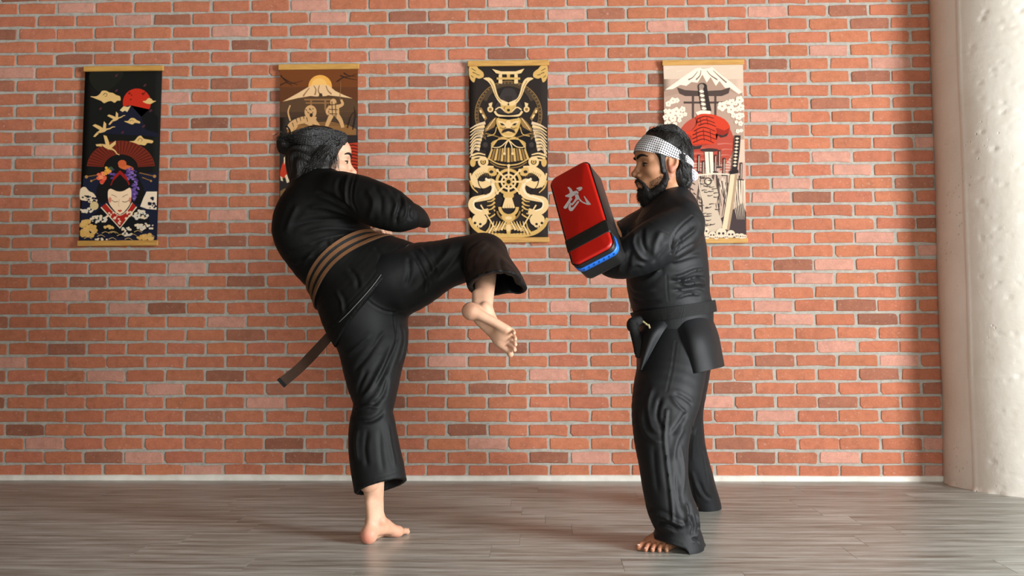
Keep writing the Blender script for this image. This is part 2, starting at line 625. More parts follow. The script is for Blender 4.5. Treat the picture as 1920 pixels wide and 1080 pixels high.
class Sdf:
    """ordered list of primitives; each primitive is a min over short segments so far-away blocks can skip it"""

    def __init__(self):
        self.pr = []

    def _add(self, segs, op, k):
        lo = np.min([a for f, a, b in segs], 0); hi = np.max([b for f, a, b in segs], 0)
        self.pr.append((segs, lo, hi, op, k))
        return self

    def ell(self, c, r, rot=None, op='u', k=0.01):
        c = np.asarray(c, float); r = np.asarray(r, float)
        R = np.eye(3) if rot is None else np.asarray(rot, float)

        def f(p):
            q = (p - c) @ R
            a = q / r
            k0 = np.sqrt((a * a).sum(1)) + 1e-9
            b = a / r
            k1 = np.sqrt((b * b).sum(1)) + 1e-9
            return k0 * (k0 - 1) / k1
        m = r.max()
        return self._add([(f, c - m, c + m)], op, k)

    def cap(self, pts, rs, op='u', k=0.01, sub=1):
        pts = np.asarray(pts, float); rs = np.asarray(rs, float).reshape(-1, 1)
        A = catmull(np.hstack([pts, rs]), sub)
        segs = []
        for i in range(len(A) - 1):
            def f(p, a=A[i, :3], ab=A[i + 1, :3] - A[i, :3], r0=A[i, 3], r1=A[i + 1, 3]):
                t = np.clip(((p - a) @ ab) / (ab @ ab + 1e-12), 0, 1)
                q = p - a - t[:, None] * ab
                return np.sqrt((q * q).sum(1)) - (r0 + t * (r1 - r0))
            m = max(A[i, 3], A[i + 1, 3])
            segs.append((f, np.minimum(A[i, :3], A[i + 1, :3]) - m, np.maximum(A[i, :3], A[i + 1, :3]) + m))
        return self._add(segs, op, k)

    def tube(self, nodes, op='u', k=0.015, sub=3, cap=None):
        """nodes: (centre(3), u(3), v(3), (ru, rv))"""
        A = catmull(np.array([np.hstack(n) for n in nodes]), sub)
        A[:, 9:11] = np.maximum(A[:, 9:11], 0.002)
        segs = []
        for i in range(len(A) - 1):
            def f(p, A0=A[i], D=A[i + 1] - A[i]):
                a, ab = A0[:3], D[:3]
                t = np.clip(((p - a) @ ab) / (ab @ ab + 1e-12), 0, 1)
                q = p - a - t[:, None] * ab
                x = q @ A0[3:6] + t * (q @ D[3:6])
                y = q @ A0[6:9] + t * (q @ D[6:9])
                ru = A0[9] + t * D[9]; rv = A0[10] + t * D[10]
                w2 = np.maximum((q * q).sum(1) - x * x - y * y, 0)
                rw2 = (np.minimum(ru, rv) if cap is None else cap) ** 2
                xa, ya = (x / ru) ** 2, (y / rv) ** 2
                wa = w2 / rw2
                k0 = np.sqrt(xa + ya + wa) + 1e-9
                k1 = np.sqrt(xa / ru ** 2 + ya / rv ** 2 + wa / rw2) + 1e-9
                return k0 * (k0 - 1) / k1
            m = max(A[i, 9:11].max(), A[i + 1, 9:11].max())
            segs.append((f, np.minimum(A[i, :3], A[i + 1, :3]) - m, np.maximum(A[i, :3], A[i + 1, :3]) + m))
        return self._add(segs, op, k)

    def itube(self, nodes, op='u', k=0.015, sub=3, cap=None, grow=0.0):
        """image-guided limb: (px, py, depth, half width px, half depth m)"""
        return self.tube(itube_nodes(nodes, grow), op, k, sub, cap)

    def plane_cut(self, p0, n, R, c=None, k=0.002):
        """remove the half space n.(x-p0)>0 inside a sphere of radius R"""
        p0 = np.asarray(p0, float); n = unit(n); c = p0 if c is None else np.asarray(c, float)

        def f(p):
            return np.maximum(-((p - p0) @ n), np.sqrt(((p - c) ** 2).sum(1)) - R)
        return self._add([(f, c - R, c + R)], 's', k)

    @staticmethod
    def _blend(d, e, op, k):
        if op == 'u':
            h = np.clip(0.5 + 0.5 * (d - e) / k, 0, 1)
            return d + (e - d) * h - k * h * (1 - h)
        h = np.clip(0.5 - 0.5 * (d + e) / k, 0, 1)
        return d + (-e - d) * h + k * h * (1 - h)

    def eval(self, p):
        d = np.full(len(p), 0.5)
        for segs, lo, hi, op, k in self.pr:
            e = segs[0][0](p)
            for s_ in segs[1:]:
                e = np.minimum(e, s_[0](p))
            d = self._blend(d, e, op, k)
        return d

    def mesh(self, vox, lo=None, hi=None):
        los = np.array([q[1] for q in self.pr if q[3] == 'u']); his = np.array([q[2] for q in self.pr if q[3] == 'u'])
        lo = (los.min(0) - 3 * vox) if lo is None else np.asarray(lo, float)
        hi = (his.max(0) + 3 * vox) if hi is None else np.asarray(hi, float)
        B = 8
        nb = np.ceil((np.ceil((hi - lo) / vox) + 1) / B).astype(int)
        bi = np.stack(np.meshgrid(*[np.arange(q) for q in nb], indexing='ij'), -1).reshape(-1, 3)
        half = B * vox * 0.5
        cen = lo + bi * (B * vox) + half
        dc = self.eval(cen)
        act = np.abs(dc) < half * 3.3
        G = np.repeat(np.repeat(np.repeat(dc.reshape(nb).astype(np.float32), B, 0), B, 1), B, 2)
        ai, ac = bi[act], cen[act]
        loc = (np.stack(np.meshgrid(*[np.arange(B)] * 3, indexing='ij'), -1).reshape(-1, 3) * vox - half).astype(np.float32)
        off = ac.mean(0)
        Pt = (ac[:, None, :] + loc[None]).astype(np.float64)
        D = np.full((len(ai), B ** 3), 0.5)
        m = half + 2 * vox
        for segs, plo, phi, op, k in self.pr:
            g_ = k + 0.012
            bs = np.where(((plo - g_ < ac + m) & (phi + g_ > ac - m)).all(1))[0]
            if not len(bs):
                continue
            E = np.full((len(bs), B ** 3), 0.4)
            cb = ac[bs]
            for f, slo, shi in segs:
                sel = np.where(((slo - g_ < cb + m) & (shi + g_ > cb - m)).all(1))[0]
                if not len(sel):
                    continue
                e = f(Pt[bs[sel]].reshape(-1, 3)).reshape(len(sel), -1)
                E[sel] = np.minimum(E[sel], e)
            D[bs] = self._blend(D[bs], E, op, k)
        for (x, y, z), d in zip(ai, D.astype(np.float32)):
            G[x * B:(x + 1) * B, y * B:(y + 1) * B, z * B:(z + 1) * B] = d.reshape(B, B, B)
        return surface_nets(G, lo, vox)


def surface_nets(G, lo, vox):
    S = G < 0
    c = [S[i:S.shape[0] - 1 + i, j:S.shape[1] - 1 + j, k:S.shape[2] - 1 + k] for i in (0, 1) for j in (0, 1) for k in (0, 1)]
    s = np.zeros(c[0].shape, np.uint8)
    for x in c:
        s += x
    act = (s > 0) & (s < 8)
    idx = np.argwhere(act)
    acc = np.zeros((len(idx), 3)); cnt = np.zeros(len(idx))
    val = {}
    for a in (0, 1):
        for b in (0, 1):
            for d in (0, 1):
                val[(a, b, d)] = G[idx[:, 0] + a, idx[:, 1] + b, idx[:, 2] + d].astype(float)
    for ax in range(3):
        oth = [q for q in range(3) if q != ax]
        for a in (0, 1):
            for b in (0, 1):
                k0 = [0, 0, 0]; k0[oth[0]] = a; k0[oth[1]] = b
                k1 = list(k0); k1[ax] = 1
                v0, v1 = val[tuple(k0)], val[tuple(k1)]
                m = (v0 < 0) != (v1 < 0)
                t = np.where(m, v0 / np.where(m, v0 - v1, 1), 0)
                pt = np.tile(np.array(k0, float), (len(idx), 1)); pt[:, ax] = t
                acc += pt * m[:, None]; cnt += m
    V = lo + (idx + acc / cnt[:, None]) * vox
    ID = np.full(act.shape, -1, np.int64)
    ID[act] = np.arange(len(idx))
    Q = []
    for ax in range(3):
        o1, o2 = [(1, 2), (2, 0), (0, 1)][ax]
        sl0 = [slice(None)] * 3; sl1 = [slice(None)] * 3
        sl0[ax] = slice(0, -1); sl1[ax] = slice(1, None)
        A, Bv = S[tuple(sl0)], S[tuple(sl1)]
        e = np.argwhere(A != Bv)
        ok = (e[:, o1] > 0) & (e[:, o2] > 0) & (e[:, o1] < S.shape[o1] - 1) & (e[:, o2] < S.shape[o2] - 1)
        e = e[ok]
        if not len(e):
            continue
        fl = A[e[:, 0], e[:, 1], e[:, 2]]

        def cell(d1, d2):
            q = e.copy(); q[:, o1] -= d1; q[:, o2] -= d2
            return ID[q[:, 0], q[:, 1], q[:, 2]]
        a, b, c_, d = cell(1, 1), cell(0, 1), cell(0, 0), cell(1, 0)
        quad = np.stack([a, b, c_, d], 1)
        quad[~fl] = quad[~fl][:, ::-1]
        Q.append(quad)
    Q = np.vstack(Q)
    Q = Q[(Q >= 0).all(1)]
    return V, Q


def itube_nodes(nodes, grow=0.0):
    C = np.array([P(n[0], n[1], n[2]) for n in nodes])
    out = []
    for i, n in enumerate(nodes):
        t = unit(C[min(i + 1, len(C) - 1)] - C[max(i - 1, 0)])
        view = unit(C[i] - CAM)
        u = np.cross(t, view)
        u = unit(u) if np.linalg.norm(u) > 0.05 else np.array([1.0, 0, 0])
        v = unit(np.cross(u, t))
        if out and np.dot(u, out[-1][1]) < 0:
            u, v = -u, -v
        sc = n[2] / F_PX
        out.append((C[i], u, v, [n[3] * sc + grow, n[4] + grow]))
    return out


def vnormals(V, Q):
    n = np.cross(V[Q[:, 2]] - V[Q[:, 0]], V[Q[:, 3 if Q.shape[1] == 4 else 2]] - V[Q[:, 1]])
    N = np.zeros_like(V)
    for c in range(Q.shape[1]):
        np.add.at(N, Q[:, c], n)
    return N / (np.linalg.norm(N, axis=1, keepdims=True) + 1e-12)


def laplace(V, Q, it=1, lam=0.5):
    E = np.vstack([Q[:, [i, (i + 1) % Q.shape[1]]] for i in range(Q.shape[1])])
    deg = np.bincount(E.ravel(), minlength=len(V)).astype(float)
    for _ in range(it):
        A = np.zeros_like(V)
        for c in range(3):
            A[:, c] = np.bincount(E[:, 0], V[E[:, 1], c], len(V)) + np.bincount(E[:, 1], V[E[:, 0], c], len(V))
        V = V + lam * (A / np.maximum(deg, 1)[:, None] - V)
    return V


def bvh_of(V, Q):
    return BVHTree.FromPolygons([Vector(v) for v in V], [tuple(int(i) for i in q) for q in Q])


def cast_px(bvh, px, py):
    d = ray_dir(px, py)
    h = bvh.ray_cast(Vector(CAM), Vector(unit(d)))
    return None if h[0] is None else np.array(h[0])


def dist_poly(V, pl):
    """distance to polyline and parameter 0..1 along it"""
    best = np.full(len(V), 1e9); par = np.zeros(len(V))
    L = np.linalg.norm(np.diff(pl, axis=0), axis=1); cum = np.concatenate([[0], np.cumsum(L)]); tot = cum[-1] + 1e-9
    for i in range(len(pl) - 1):
        a, ab = pl[i], pl[i + 1] - pl[i]
        t = np.clip(((V - a) @ ab) / (ab @ ab + 1e-12), 0, 1)
        d = np.linalg.norm(V - a - t[:, None] * ab, axis=1)
        m = d < best
        best[m] = d[m]; par[m] = ((cum[i] + t * L[i]) / tot)[m]
    return best, par


def folds(V, Q, strokes, it=1):
    """cloth folds: each stroke = (pixel polyline, amplitude mm, sigma mm[, taper]) pressed into / raised from the cloth"""
    bv = bvh_of(V, Q)
    N = vnormals(V, Q)
    N = laplace(N, Q, 3)
    N /= np.linalg.norm(N, axis=1, keepdims=True) + 1e-9
    D = np.zeros(len(V))
    for st in strokes:
        pts, amp, sig = st[0], st[1] * 1e-3, st[2] * 1e-3
        pp = catmull(np.array(pts, float), 5)
        hit = [cast_px(bv, x, y) for x, y in pp]
        hit = [h for h in hit if h is not None]
        if len(hit) < 2:
            continue
        pl = np.array(hit)
        lo, hi = pl.min(0) - 3 * sig, pl.max(0) + 3 * sig
        m = np.where(((V > lo) & (V < hi)).all(1))[0]
        if not len(m):
            continue
        d, t = dist_poly(V[m], pl)
        tp = np.clip(np.minimum(t, 1 - t) / 0.22, 0, 1) if len(st) < 4 else np.clip((1 - t) / 0.25, 0, 1) if st[3] == 'start' else np.ones_like(t)
        tp = tp * tp * (3 - 2 * tp)
        # a ridge flanked by shallow grooves
        D[m] += amp * tp * (0.45 * np.exp(-(d / sig) ** 2) + 0.65 * np.exp(-(d / (0.62 * sig)) ** 1.35) - 0.35 * np.exp(-((d - 1.7 * sig) / sig) ** 2))
    return V + N * D[:, None]


def fbm(V, scale, seed, octs=3):
    """cheap smooth pseudo-noise from rotated sines"""
    r = np.random.default_rng(seed)
    out = np.zeros(len(V)); amp = 1.0
    for o in range(octs):
        for k in range(5):
            w = unit(r.normal(size=3)) * scale * (2 ** o) * r.uniform(0.7, 1.3)
            ph = r.uniform(0, 6.28)
            w2 = unit(r.normal(size=3)) * scale * (2 ** o) * 0.6
            out += amp * np.sin(V @ w + ph + 1.3 * np.sin(V @ w2 + ph * 2)) / 5
        amp *= 0.5
    return out


def strand_geo(pts, r0, r1, sides=4):
    pts = np.asarray(pts, float)
    n = len(pts)
    V, Fc = [], []
    ref = np.array([0.31, 0.47, 0.83])
    for i in range(n):
        t = unit(pts[min(i + 1, n - 1)] - pts[max(i - 1, 0)])
        a = unit(np.cross(t, ref)); b = np.cross(t, a)
        r = r0 + (r1 - r0) * i / (n - 1)
        for s in range(sides):
            an = 2 * math.pi * s / sides
            V.append(pts[i] + r * (math.cos(an) * a + math.sin(an) * b))
    for i in range(n - 1):
        for s in range(sides):
            s2 = (s + 1) % sides
            Fc.append((i * sides + s, i * sides + s2, (i + 1) * sides + s2, (i + 1) * sides + s))
    return np.array(V), np.array(Fc)


def stack(parts):
    V, Q, n = [], [], 0
    for v, q in parts:
        v = np.asarray(v, float); q = np.asarray(q, int)
        if q.shape[1] == 3:
            q = np.hstack([q, q[:, 2:3]])
        V.append(v); Q.append(q + n); n += len(v)
    return np.vstack(V), np.vstack(Q)


def sheet(rows, thick=0.004, sub=6, sub2=6, curl=None):
    """cloth panel from rows of control points (px,py,depth) or 3D; returns closed thin solid"""
    A = np.array([[P(*c) for c in r] for r in rows])
    A = np.array([catmull(r, sub) for r in A])
    A = np.array([catmull(A[:, j], sub2) for j in range(A.shape[1])]).transpose(1, 0, 2)
    return solid_sheet(A, thick)


def solid_sheet(A, thick, close=False):
    nr, nc = A.shape[:2]
    du = np.gradient(A, axis=1); dv = np.gradient(A, axis=0)
    N = np.cross(du, dv); N /= np.linalg.norm(N, axis=2, keepdims=True) + 1e-12
    F, Bk = (A + N * thick / 2).reshape(-1, 3), (A - N * thick / 2).reshape(-1, 3)
    V = np.vstack([F, Bk]); o = nr * nc
    Q = []
    cols = nc if close else nc - 1
    for i in range(nr - 1):
        for j in range(cols):
            a, b, c, d = i * nc + j, i * nc + (j + 1) % nc, (i + 1) * nc + (j + 1) % nc, (i + 1) * nc + j
            Q.append((a, b, c, d)); Q.append((d + o, c + o, b + o, a + o))
    for j in range(cols):
        j2 = (j + 1) % nc
        Q.append((j2, j, j + o, j2 + o)); r = (nr - 1) * nc
        Q.append((r + j, r + j2, r + j2 + o, r + j + o))
    if not close:
        for i in range(nr - 1):
            a, b = i * nc, (i + 1) * nc
            Q.append((a, b, b + o, a + o))
            a, b = i * nc + nc - 1, (i + 1) * nc + nc - 1
            Q.append((b, a, a + o, b + o))
    return V, np.array(Q)


def wrap_band(bvh, centre, axis, ref, half, nseg=96, rows=5, off=0.004, tilt=None, reach=0.6, smooth=2, thick=0.004, offs=None):
    """band that lies on a surface: rays are cast inwards to `centre` around `axis`"""
    centre = np.asarray(centre, float); axis = unit(axis)
    u = unit(np.asarray(ref, float) - axis * np.dot(ref, axis)); v = np.cross(axis, u)
    A = np.zeros((rows, nseg, 3))
    for j in range(nseg):
        a = 2 * math.pi * j / nseg
        d = u * math.cos(a) + v * math.sin(a)
        sh = 0.0 if tilt is None else tilt(a)
        hw = half(a) if callable(half) else half
        for i in range(rows):
            s = (i / (rows - 1) * 2 - 1) * hw + sh
            c = centre + axis * s
            h = bvh.ray_cast(Vector(c + d * reach), Vector(-d), reach)
            p = np.array(h[0]) if h[0] is not None else c + d * 0.1
            A[i, j] = p + d * off
    for _ in range(smooth):
        A = 0.5 * A + 0.25 * (np.roll(A, 1, 1) + np.roll(A, -1, 1))
        A[1:-1] = 0.5 * A[1:-1] + 0.25 * (A[2:] + A[:-2])
    return A


def mesh_obj(name, VQ, mat, parent, label=None, uv=None):
    V, Q = VQ
    me = npmesh(name, np.asarray(V), np.asarray(Q))
    o = link(name, me, mat, parent)
    if label:
        o['label'] = label
    return o


def xform(V, Mx):
    V = np.asarray(V, float)
    Mx = np.asarray(Mx, float)
    return V @ Mx[:3, :3].T + Mx[:3, 3]


def frame(origin, fwd, up, scale=1.0):
    """4x4 whose +X is fwd, +Z near up"""
    x = unit(fwd); z = unit(np.asarray(up, float) - x * np.dot(up, x)); y = np.cross(z, x)
    Mx = np.eye(4)
    Mx[:3, 0], Mx[:3, 1], Mx[:3, 2], Mx[:3, 3] = x * scale, y * scale, z * scale, origin
    return Mx


# ------------------------------------------------------------------ anatomy in local frames
def head_sdf(male_wide=1.0, back=0.0, ear=0.0):
    s = Sdf()
    s.ell((-0.014 + back / 2, 0, 0.030), (0.098 - back / 2, 0.077, 0.083), k=0.02)
    s.ell((0.030, 0, -0.030), (0.060, 0.061 * male_wide, 0.082), k=0.035)
    s.ell((0.058, 0, 0.040), (0.036, 0.050, 0.036), k=0.03)
    for y in (-1, 1):
        s.cap([(-0.004, y * 0.058, -0.040), (0.006, y * 0.054, -0.070), (0.050, y * 0.024, -0.101)], [0.016, 0.017, 0.015], k=0.022, sub=2)
        s.ell((0.054, y * 0.046, -0.030), (0.026, 0.018, 0.018), k=0.022)
        s.cap([(0.076, y * 0.010, 0.012), (0.078, y * 0.030, 0.016), (0.064, y * 0.050, 0.010)], [0.009, 0.010, 0.008], k=0.014, sub=2)
    s.ell((0.064, 0, -0.100), (0.023, 0.026, 0.019), k=0.02)
    s.ell((0.074, 0, -0.066), (0.022, 0.030, 0.024), k=0.02)
    for y in (-1, 1):
        s.ell((0.094, y * 0.033, -0.006), (0.018, 0.021, 0.012), op='s', k=0.014)
    for y in (-1, 1):
        s.ell((0.0685, y * 0.033, -0.006), (0.0150, 0.0165, 0.0135), k=0.005)
        s.cap([(0.084, y * 0.020, -0.007), (0.0855, y * 0.033, -0.0115), (0.078, y * 0.047, -0.008)], [0.0016, 0.0018, 0.0014], op='s', k=0.003, sub=3)
    # nose
    s.cap([(0.080, 0, 0.008), (0.091, 0, -0.012), (0.104, 0, -0.034)], [0.0075, 0.0080, 0.0100], k=0.010, sub=2)
    s.ell((0.1055, 0, -0.0385), (0.0125, 0.0125, 0.0105), k=0.006)
    for y in (-1, 1):
        s.ell((0.0925, y * 0.0135, -0.0440), (0.0120, 0.0085, 0.0085), k=0.005)
        s.ell((0.0990, y * 0.0080, -0.0525), (0.0055, 0.0038, 0.0040), op='s', k=0.003)
    # mouth
    s.cap([(0.080, -0.024, -0.0715), (0.0925, -0.010, -0.0675), (0.0935, 0, -0.0685), (0.0925, 0.010, -0.0675), (0.080, 0.024, -0.0715)], [0.0035, 0.0060, 0.0062, 0.0060, 0.0035], k=0.006, sub=2)
    s.cap([(0.079, -0.020, -0.0765), (0.0905, 0, -0.0795), (0.079, 0.020, -0.0765)], [0.0040, 0.0072, 0.0040], k=0.006, sub=3)
    s.cap([(0.083, -0.024, -0.0735), (0.0995, 0, -0.0735), (0.083, 0.024, -0.0735)], [0.0012, 0.0018, 0.0012], op='s', k=0.003, sub=3)
    # ears
    tl = math.radians(12)
    for y in (-1, 1):
        R = np.array([[math.cos(tl), 0, -math.sin(tl)], [0, 1, 0], [math.sin(tl), 0, math.cos(tl)]])
        s.ell((-0.014 + ear, y * 0.0760, -0.010), (0.0195, 0.0085, 0.032), rot=R, k=0.006)
        s.ell((-0.011 + ear, y * 0.0845, -0.005), (0.0120, 0.0100, 0.0205), rot=R, op='s', k=0.004)
        s.ell((-0.006 + ear, y * 0.0770, -0.036), (0.009, 0.0065, 0.011), k=0.006)
        s.ell((0.001 + ear, y * 0.0780, -0.010), (0.005, 0.005, 0.008), k=0.004)
    # neck
    s.cap([(-0.020 + back / 2, 0, -0.040), (-0.030 + back / 2, 0, -0.110), (-0.048 + back / 2, 0, -0.200)], [0.056, 0.053, 0.058], k=0.022, sub=2)
    s.ell((0.024, 0, -0.128), (0.020, 0.016, 0.018), k=0.022)
    return s


def foot_sdf(side, curl=0.0, splay=1.0, shin=((0.0, 0.0, 0.30), 0.047)):
    """+X toes, +Z up, big toe on side*(-Y)... side=+1: big toe at +Y"""
    s = Sdf()
    Y = side
    an = np.array([-0.006, 0, 0.082]); dv = unit(np.asarray(shin[0], float) - an)
    ev = np.array([-1.0, 0, 0]); ev = unit(ev - dv * np.dot(ev, dv))
    s.cap([shin[0], an + dv * 0.08, an], [shin[1], 0.036, 0.033], k=0.02, sub=2)
    s.cap([an + dv * 0.075 + ev * 0.036, an + dv * 0.015 + ev * 0.034, (-0.050, 0, 0.045)], [0.012, 0.013, 0.022], k=0.024, sub=2)
    s.ell((-0.048, 0, 0.033), (0.034, 0.031, 0.034), k=0.02)
    s.cap([(0.004, 0, 0.072), (0.050, Y * 0.006, 0.052), (0.100, Y * 0.008, 0.026)], [0.034, 0.027, 0.019], k=0.022, sub=2)
    s.cap([(-0.04, -Y * 0.014, 0.020), (0.03, -Y * 0.026, 0.018), (0.092, -Y * 0.034, 0.015)], [0.020, 0.018, 0.015], k=0.016, sub=2)
    s.ell((0.096, Y * 0.002, 0.019), (0.034, 0.042, 0.0185), k=0.016)
    s.ell((0.108, Y * 0.030, 0.0205), (0.024, 0.019, 0.0195), k=0.012)
    s.cap([(0.0, Y * 0.018, 0.045), (0.06, Y * 0.026, 0.036), (0.10, Y * 0.028, 0.024)], [0.018, 0.016, 0.014], k=0.02, sub=2)
    s.ell((-0.004, Y * 0.031, 0.083), (0.014, 0.010, 0.014), k=0.012)
    s.ell((-0.014, -Y * 0.031, 0.076), (0.014, 0.009, 0.014), k=0.012)
    toes = [(0.118, 0.032, 0.172, 0.034, 0.0128, 0.0120), (0.120, 0.0100, 0.170, 0.0100, 0.0088, 0.0082), (0.116, -0.0065, 0.160, -0.0085, 0.0082, 0.0076),
            (0.109, -0.0215, 0.147, -0.0255, 0.0078, 0.0072), (0.098, -0.0350, 0.130, -0.0415, 0.0076, 0.0070)]
    for i, (x0, y0, x1, y1, r0, r1) in enumerate(toes):
        L = x1 - x0
        zt = r1 * 0.9 - curl * 0.02
        mid = (x0 + L * 0.55, Y * (y0 + (y1 - y0) * 0.5) * splay, 0.016 + (0.004 if i else 0.0) - curl * 0.004)
        s.cap([(x0 - 0.012, Y * y0 * splay, 0.018), mid, (x1 - r1, Y * y1 * splay, zt)], [r0, r0 * 0.93, r1], k=0.0035, sub=2)
    return s


def toe_nails(side, Mx, splay=1.0):
    out = []
    for (x1, y1, r) in ((0.172, 0.034, 0.0120), (0.170, 0.010, 0.0082), (0.160, -0.0085, 0.0076), (0.147, -0.0255, 0.0072), (0.130, -0.0415, 0.0070)):
        s = Sdf()
        s.ell((x1 - r * 0.75, side * y1 * splay, r * 1.72), (r * 0.72, r * 0.62, r * 0.18), k=0.001)
        V, Q = s.mesh(r * 0.16)
        out.append((xform(V, Mx), Q))
    return out


def hand_sdf(side, curl=0.6):
    """+X fingers, palm faces -Z, thumb on side*Y"""
    s = Sdf()
    s.cap([(-0.07, 0, 0), (-0.01, 0, 0)], [0.026, 0.024], k=0.015)
    s.ell((0.035, 0, 0), (0.048, 0.040, 0.015), k=0.015)
    for i, (y, L) in enumerate(((0.030, 0.072), (0.010, 0.080), (-0.011, 0.074), (-0.030, 0.058))):
        p = np.array([0.072, side * y, 0.0]); a = 0.0
        pts = [p - (0.02, 0, 0), p]
        for f_, st in ((0.45, 0.55), (0.31, 1.0), (0.24, 0.8)):
            a += st * curl
            p = p + L * f_ * np.array([math.cos(a), 0, -math.sin(a)])
            pts.append(p)
        s.cap(pts, [0.0100, 0.0098, 0.0090, 0.0084, 0.0076], k=0.004)
    s.cap([(0.005, side * 0.026, -0.004), (0.030, side * 0.050, -0.014), (0.056, side * 0.056, -0.026), (0.075, side * 0.048, -0.040)], [0.014, 0.0115, 0.0100, 0.0085], k=0.008)
    return s

# ------------------------------------------------------------------ people: materials
def cloth_material(name, col, rough, sheen, weave=900, wr=0.12, spec=0.5):
    n = NT(name, col, rough, spec)
    n.b.inputs['Sheen Weight'].default_value = sheen
    n.b.inputs['Sheen Roughness'].default_value = 0.45
    n.b.inputs['Sheen Tint'].default_value = (0.75, 0.88, 1.0, 1)
    p = n.pos()
    c = n.ramp(n.noise(p, 9, 4), [(0.3, tuple(x * 0.75 for x in col[:3]) + (1,)), (0.7, tuple(x * 1.3 for x in col[:3]) + (1,))])
    n.base(c)
    wn = n.n('TexNoise'); wn.inputs['Scale'].default_value = 16; wn.inputs['Detail'].default_value = 3; wn.inputs['Distortion'].default_value = 1.2
    n.l(n.pos((1.0, 1.0, 0.7)), wn.inputs['Vector'])
    rd = n.n('Math', operation='ABSOLUTE'); sb = n.n('Math', operation='SUBTRACT'); sb.inputs[1].default_value = 0.5
    n.l(wn.outputs['Fac'], sb.inputs[0]); n.l(sb.outputs[0], rd.inputs[0])
    h = n.mix(0.30, rd.outputs[0], n.noise(p, weave, 2))
    n.bump(h, wr * 1.6, 0.014)
    return n.m


M['gi_cotton'] = cloth_material('black_cotton_gi', (0.0038, 0.0039, 0.0037, 1), 0.60, 0.0, spec=0.16)
M['gi_pants'] = cloth_material('black_cotton_trousers', (0.0040, 0.0047, 0.0049, 1), 0.57, 0.0, spec=0.24)
M['gi_satin'] = cloth_material('black_satin_gi', (0.0056, 0.0064, 0.0075, 1), 0.56, 0.0, spec=0.32)
M['belt_black'] = cloth_material('black_belt', (0.006, 0.0064, 0.0064, 1), 0.6, 0.0, 500, 0.3, 0.25)
M['belt_brown'] = cloth_material('brown_belt', srgb(94, 58, 24), 0.75, 0.0, 600, 0.25)
M['belt_tail'] = cloth_material('brown_belt_shaded', srgb(56, 34, 17), 0.8, 0.0, 600, 0.25)  # belt brown darkened, the tail's shade is put into the colour
M['thread'] = plain('grey_stitching', srgb(120, 124, 122), 0.7)


def skin_material(name, c0, c1, red):
    n = NT(name, c0, 0.52, 0.4)
    n.b.inputs['Subsurface Weight'].default_value = 0.06
    n.b.inputs['Subsurface Radius'].default_value = (0.6, 0.25, 0.12)
    n.b.inputs['Subsurface Scale'].default_value = 0.008
    p = n.pos()
    c = n.ramp(n.noise(p, 18, 4), [(0.3, c0), (0.7, c1)])
    at_ = n.n('Attribute'); at_.attribute_name = 'flush'
    c = n.mix(at_.outputs['Fac'], c, red)
    n.base(c)
    n.bump(n.noise(p, 260, 3), 0.10, 0.003)
    return n.m


M['skin_light'] = skin_material('skin_light', srgb(194, 148, 120), srgb(208, 166, 138), srgb(206, 122, 102))
M['skin_tan'] = skin_material('skin_tan', srgb(160, 112, 80), srgb(178, 128, 94), srgb(172, 92, 76))
_n = NT('black_hair', (0.0055, 0.0048, 0.0042, 1), 0.42, 0.38)
_n.bump(_n.noise(_n.pos((1, 1, 0.25)), 190, 4, 0.6), 0.5, 0.01)
M['hair'] = _n.m
M['beard'] = plain('black_beard', (0.010, 0.0085, 0.0075, 1), 0.6, 0.3)
M['eye'] = plain('dark_eye', (0.01, 0.008, 0.007, 1), 0.12)
M['eye_white'] = plain('eye_white', srgb(150, 132, 122), 0.4)
M['nail'] = plain('toe_nail', srgb(226, 190, 172), 0.3)


def body_mesh(name, parts, mat, parent, flush=None):
    V, Q = stack(parts)
    me = npmesh(name, V, Q)
    if flush is not None:
        a = me.attributes.new('flush', 'FLOAT', 'POINT')
        # npmesh keeps vertex order
        a.data.foreach_set('value', flush(V).astype(np.float32))
    return link(name, me, mat, parent)


def blobs(V, lst):
    f = np.zeros(len(V))
    for c, r, a in lst:
        f = np.maximum(f, a * np.exp(-(np.linalg.norm(V - np.asarray(c), axis=1) / r) ** 2))
    return f


VOX_C = 0.0048

# ================================================================== the kicker
rootA = empty('person', tuple(PF(690, 1015)), 'person in black martial arts uniform and brown belt mid kick, seen from behind', 'person')

# ---- trousers
tA = Sdf()
stand = [(676, 556, 3.735, 62, .125), (690, 600, 3.73, 72, .130), (699, 640, 3.72, 67, .125), (699, 680, 3.71, 57, .112), (700, 720, 3.69, 47, .102), (701, 752, 3.67, 38.5, .094),
         (698, 775, 3.66, 38, .090), (698, 802, 3.65, 44, .090), (702, 840, 3.64, 47.5, .090), (708, 875, 3.63, 49, .090), (713, 905, 3.62, 49, .090), (720, 940, 3.61, 52, .092)]
tA.itube(stand, k=0.02)
kick = [(678, 548, 3.735, 62, .125), (725, 533, 3.71, 70, .130), (775, 517, 3.70, 62, .118), (825, 499, 3.70, 48, .100), (868, 487, 3.70, 44, .092), (900, 480, 3.70, 41, .088), (912, 476, 3.70, 38, .084)]
tA.itube(kick, k=0.030)
shinA = [(903, 478, 3.70, 38, .082), (908, 498, 3.60, 40, .082), (919, 520, 3.49, 46, .085), (930, 545, 3.38, 52, .090), (935, 560, 3.31, 54, .092)]
tA.itube(shinA, k=0.022)
tA.itube([(925, 470, 3.68, 18, .05), (944, 496, 3.60, 17, .055), (960, 522, 3.53, 19, .055), (972, 545, 3.47, 17, .05)], k=0.030)
# buttocks
tA.ell(P(735, 520, 3.635), (0.105, 0.075, 0.085), k=0.05)
tA.ell(P(672, 590, 3.65), (0.095, 0.075, 0.10), k=0.05)
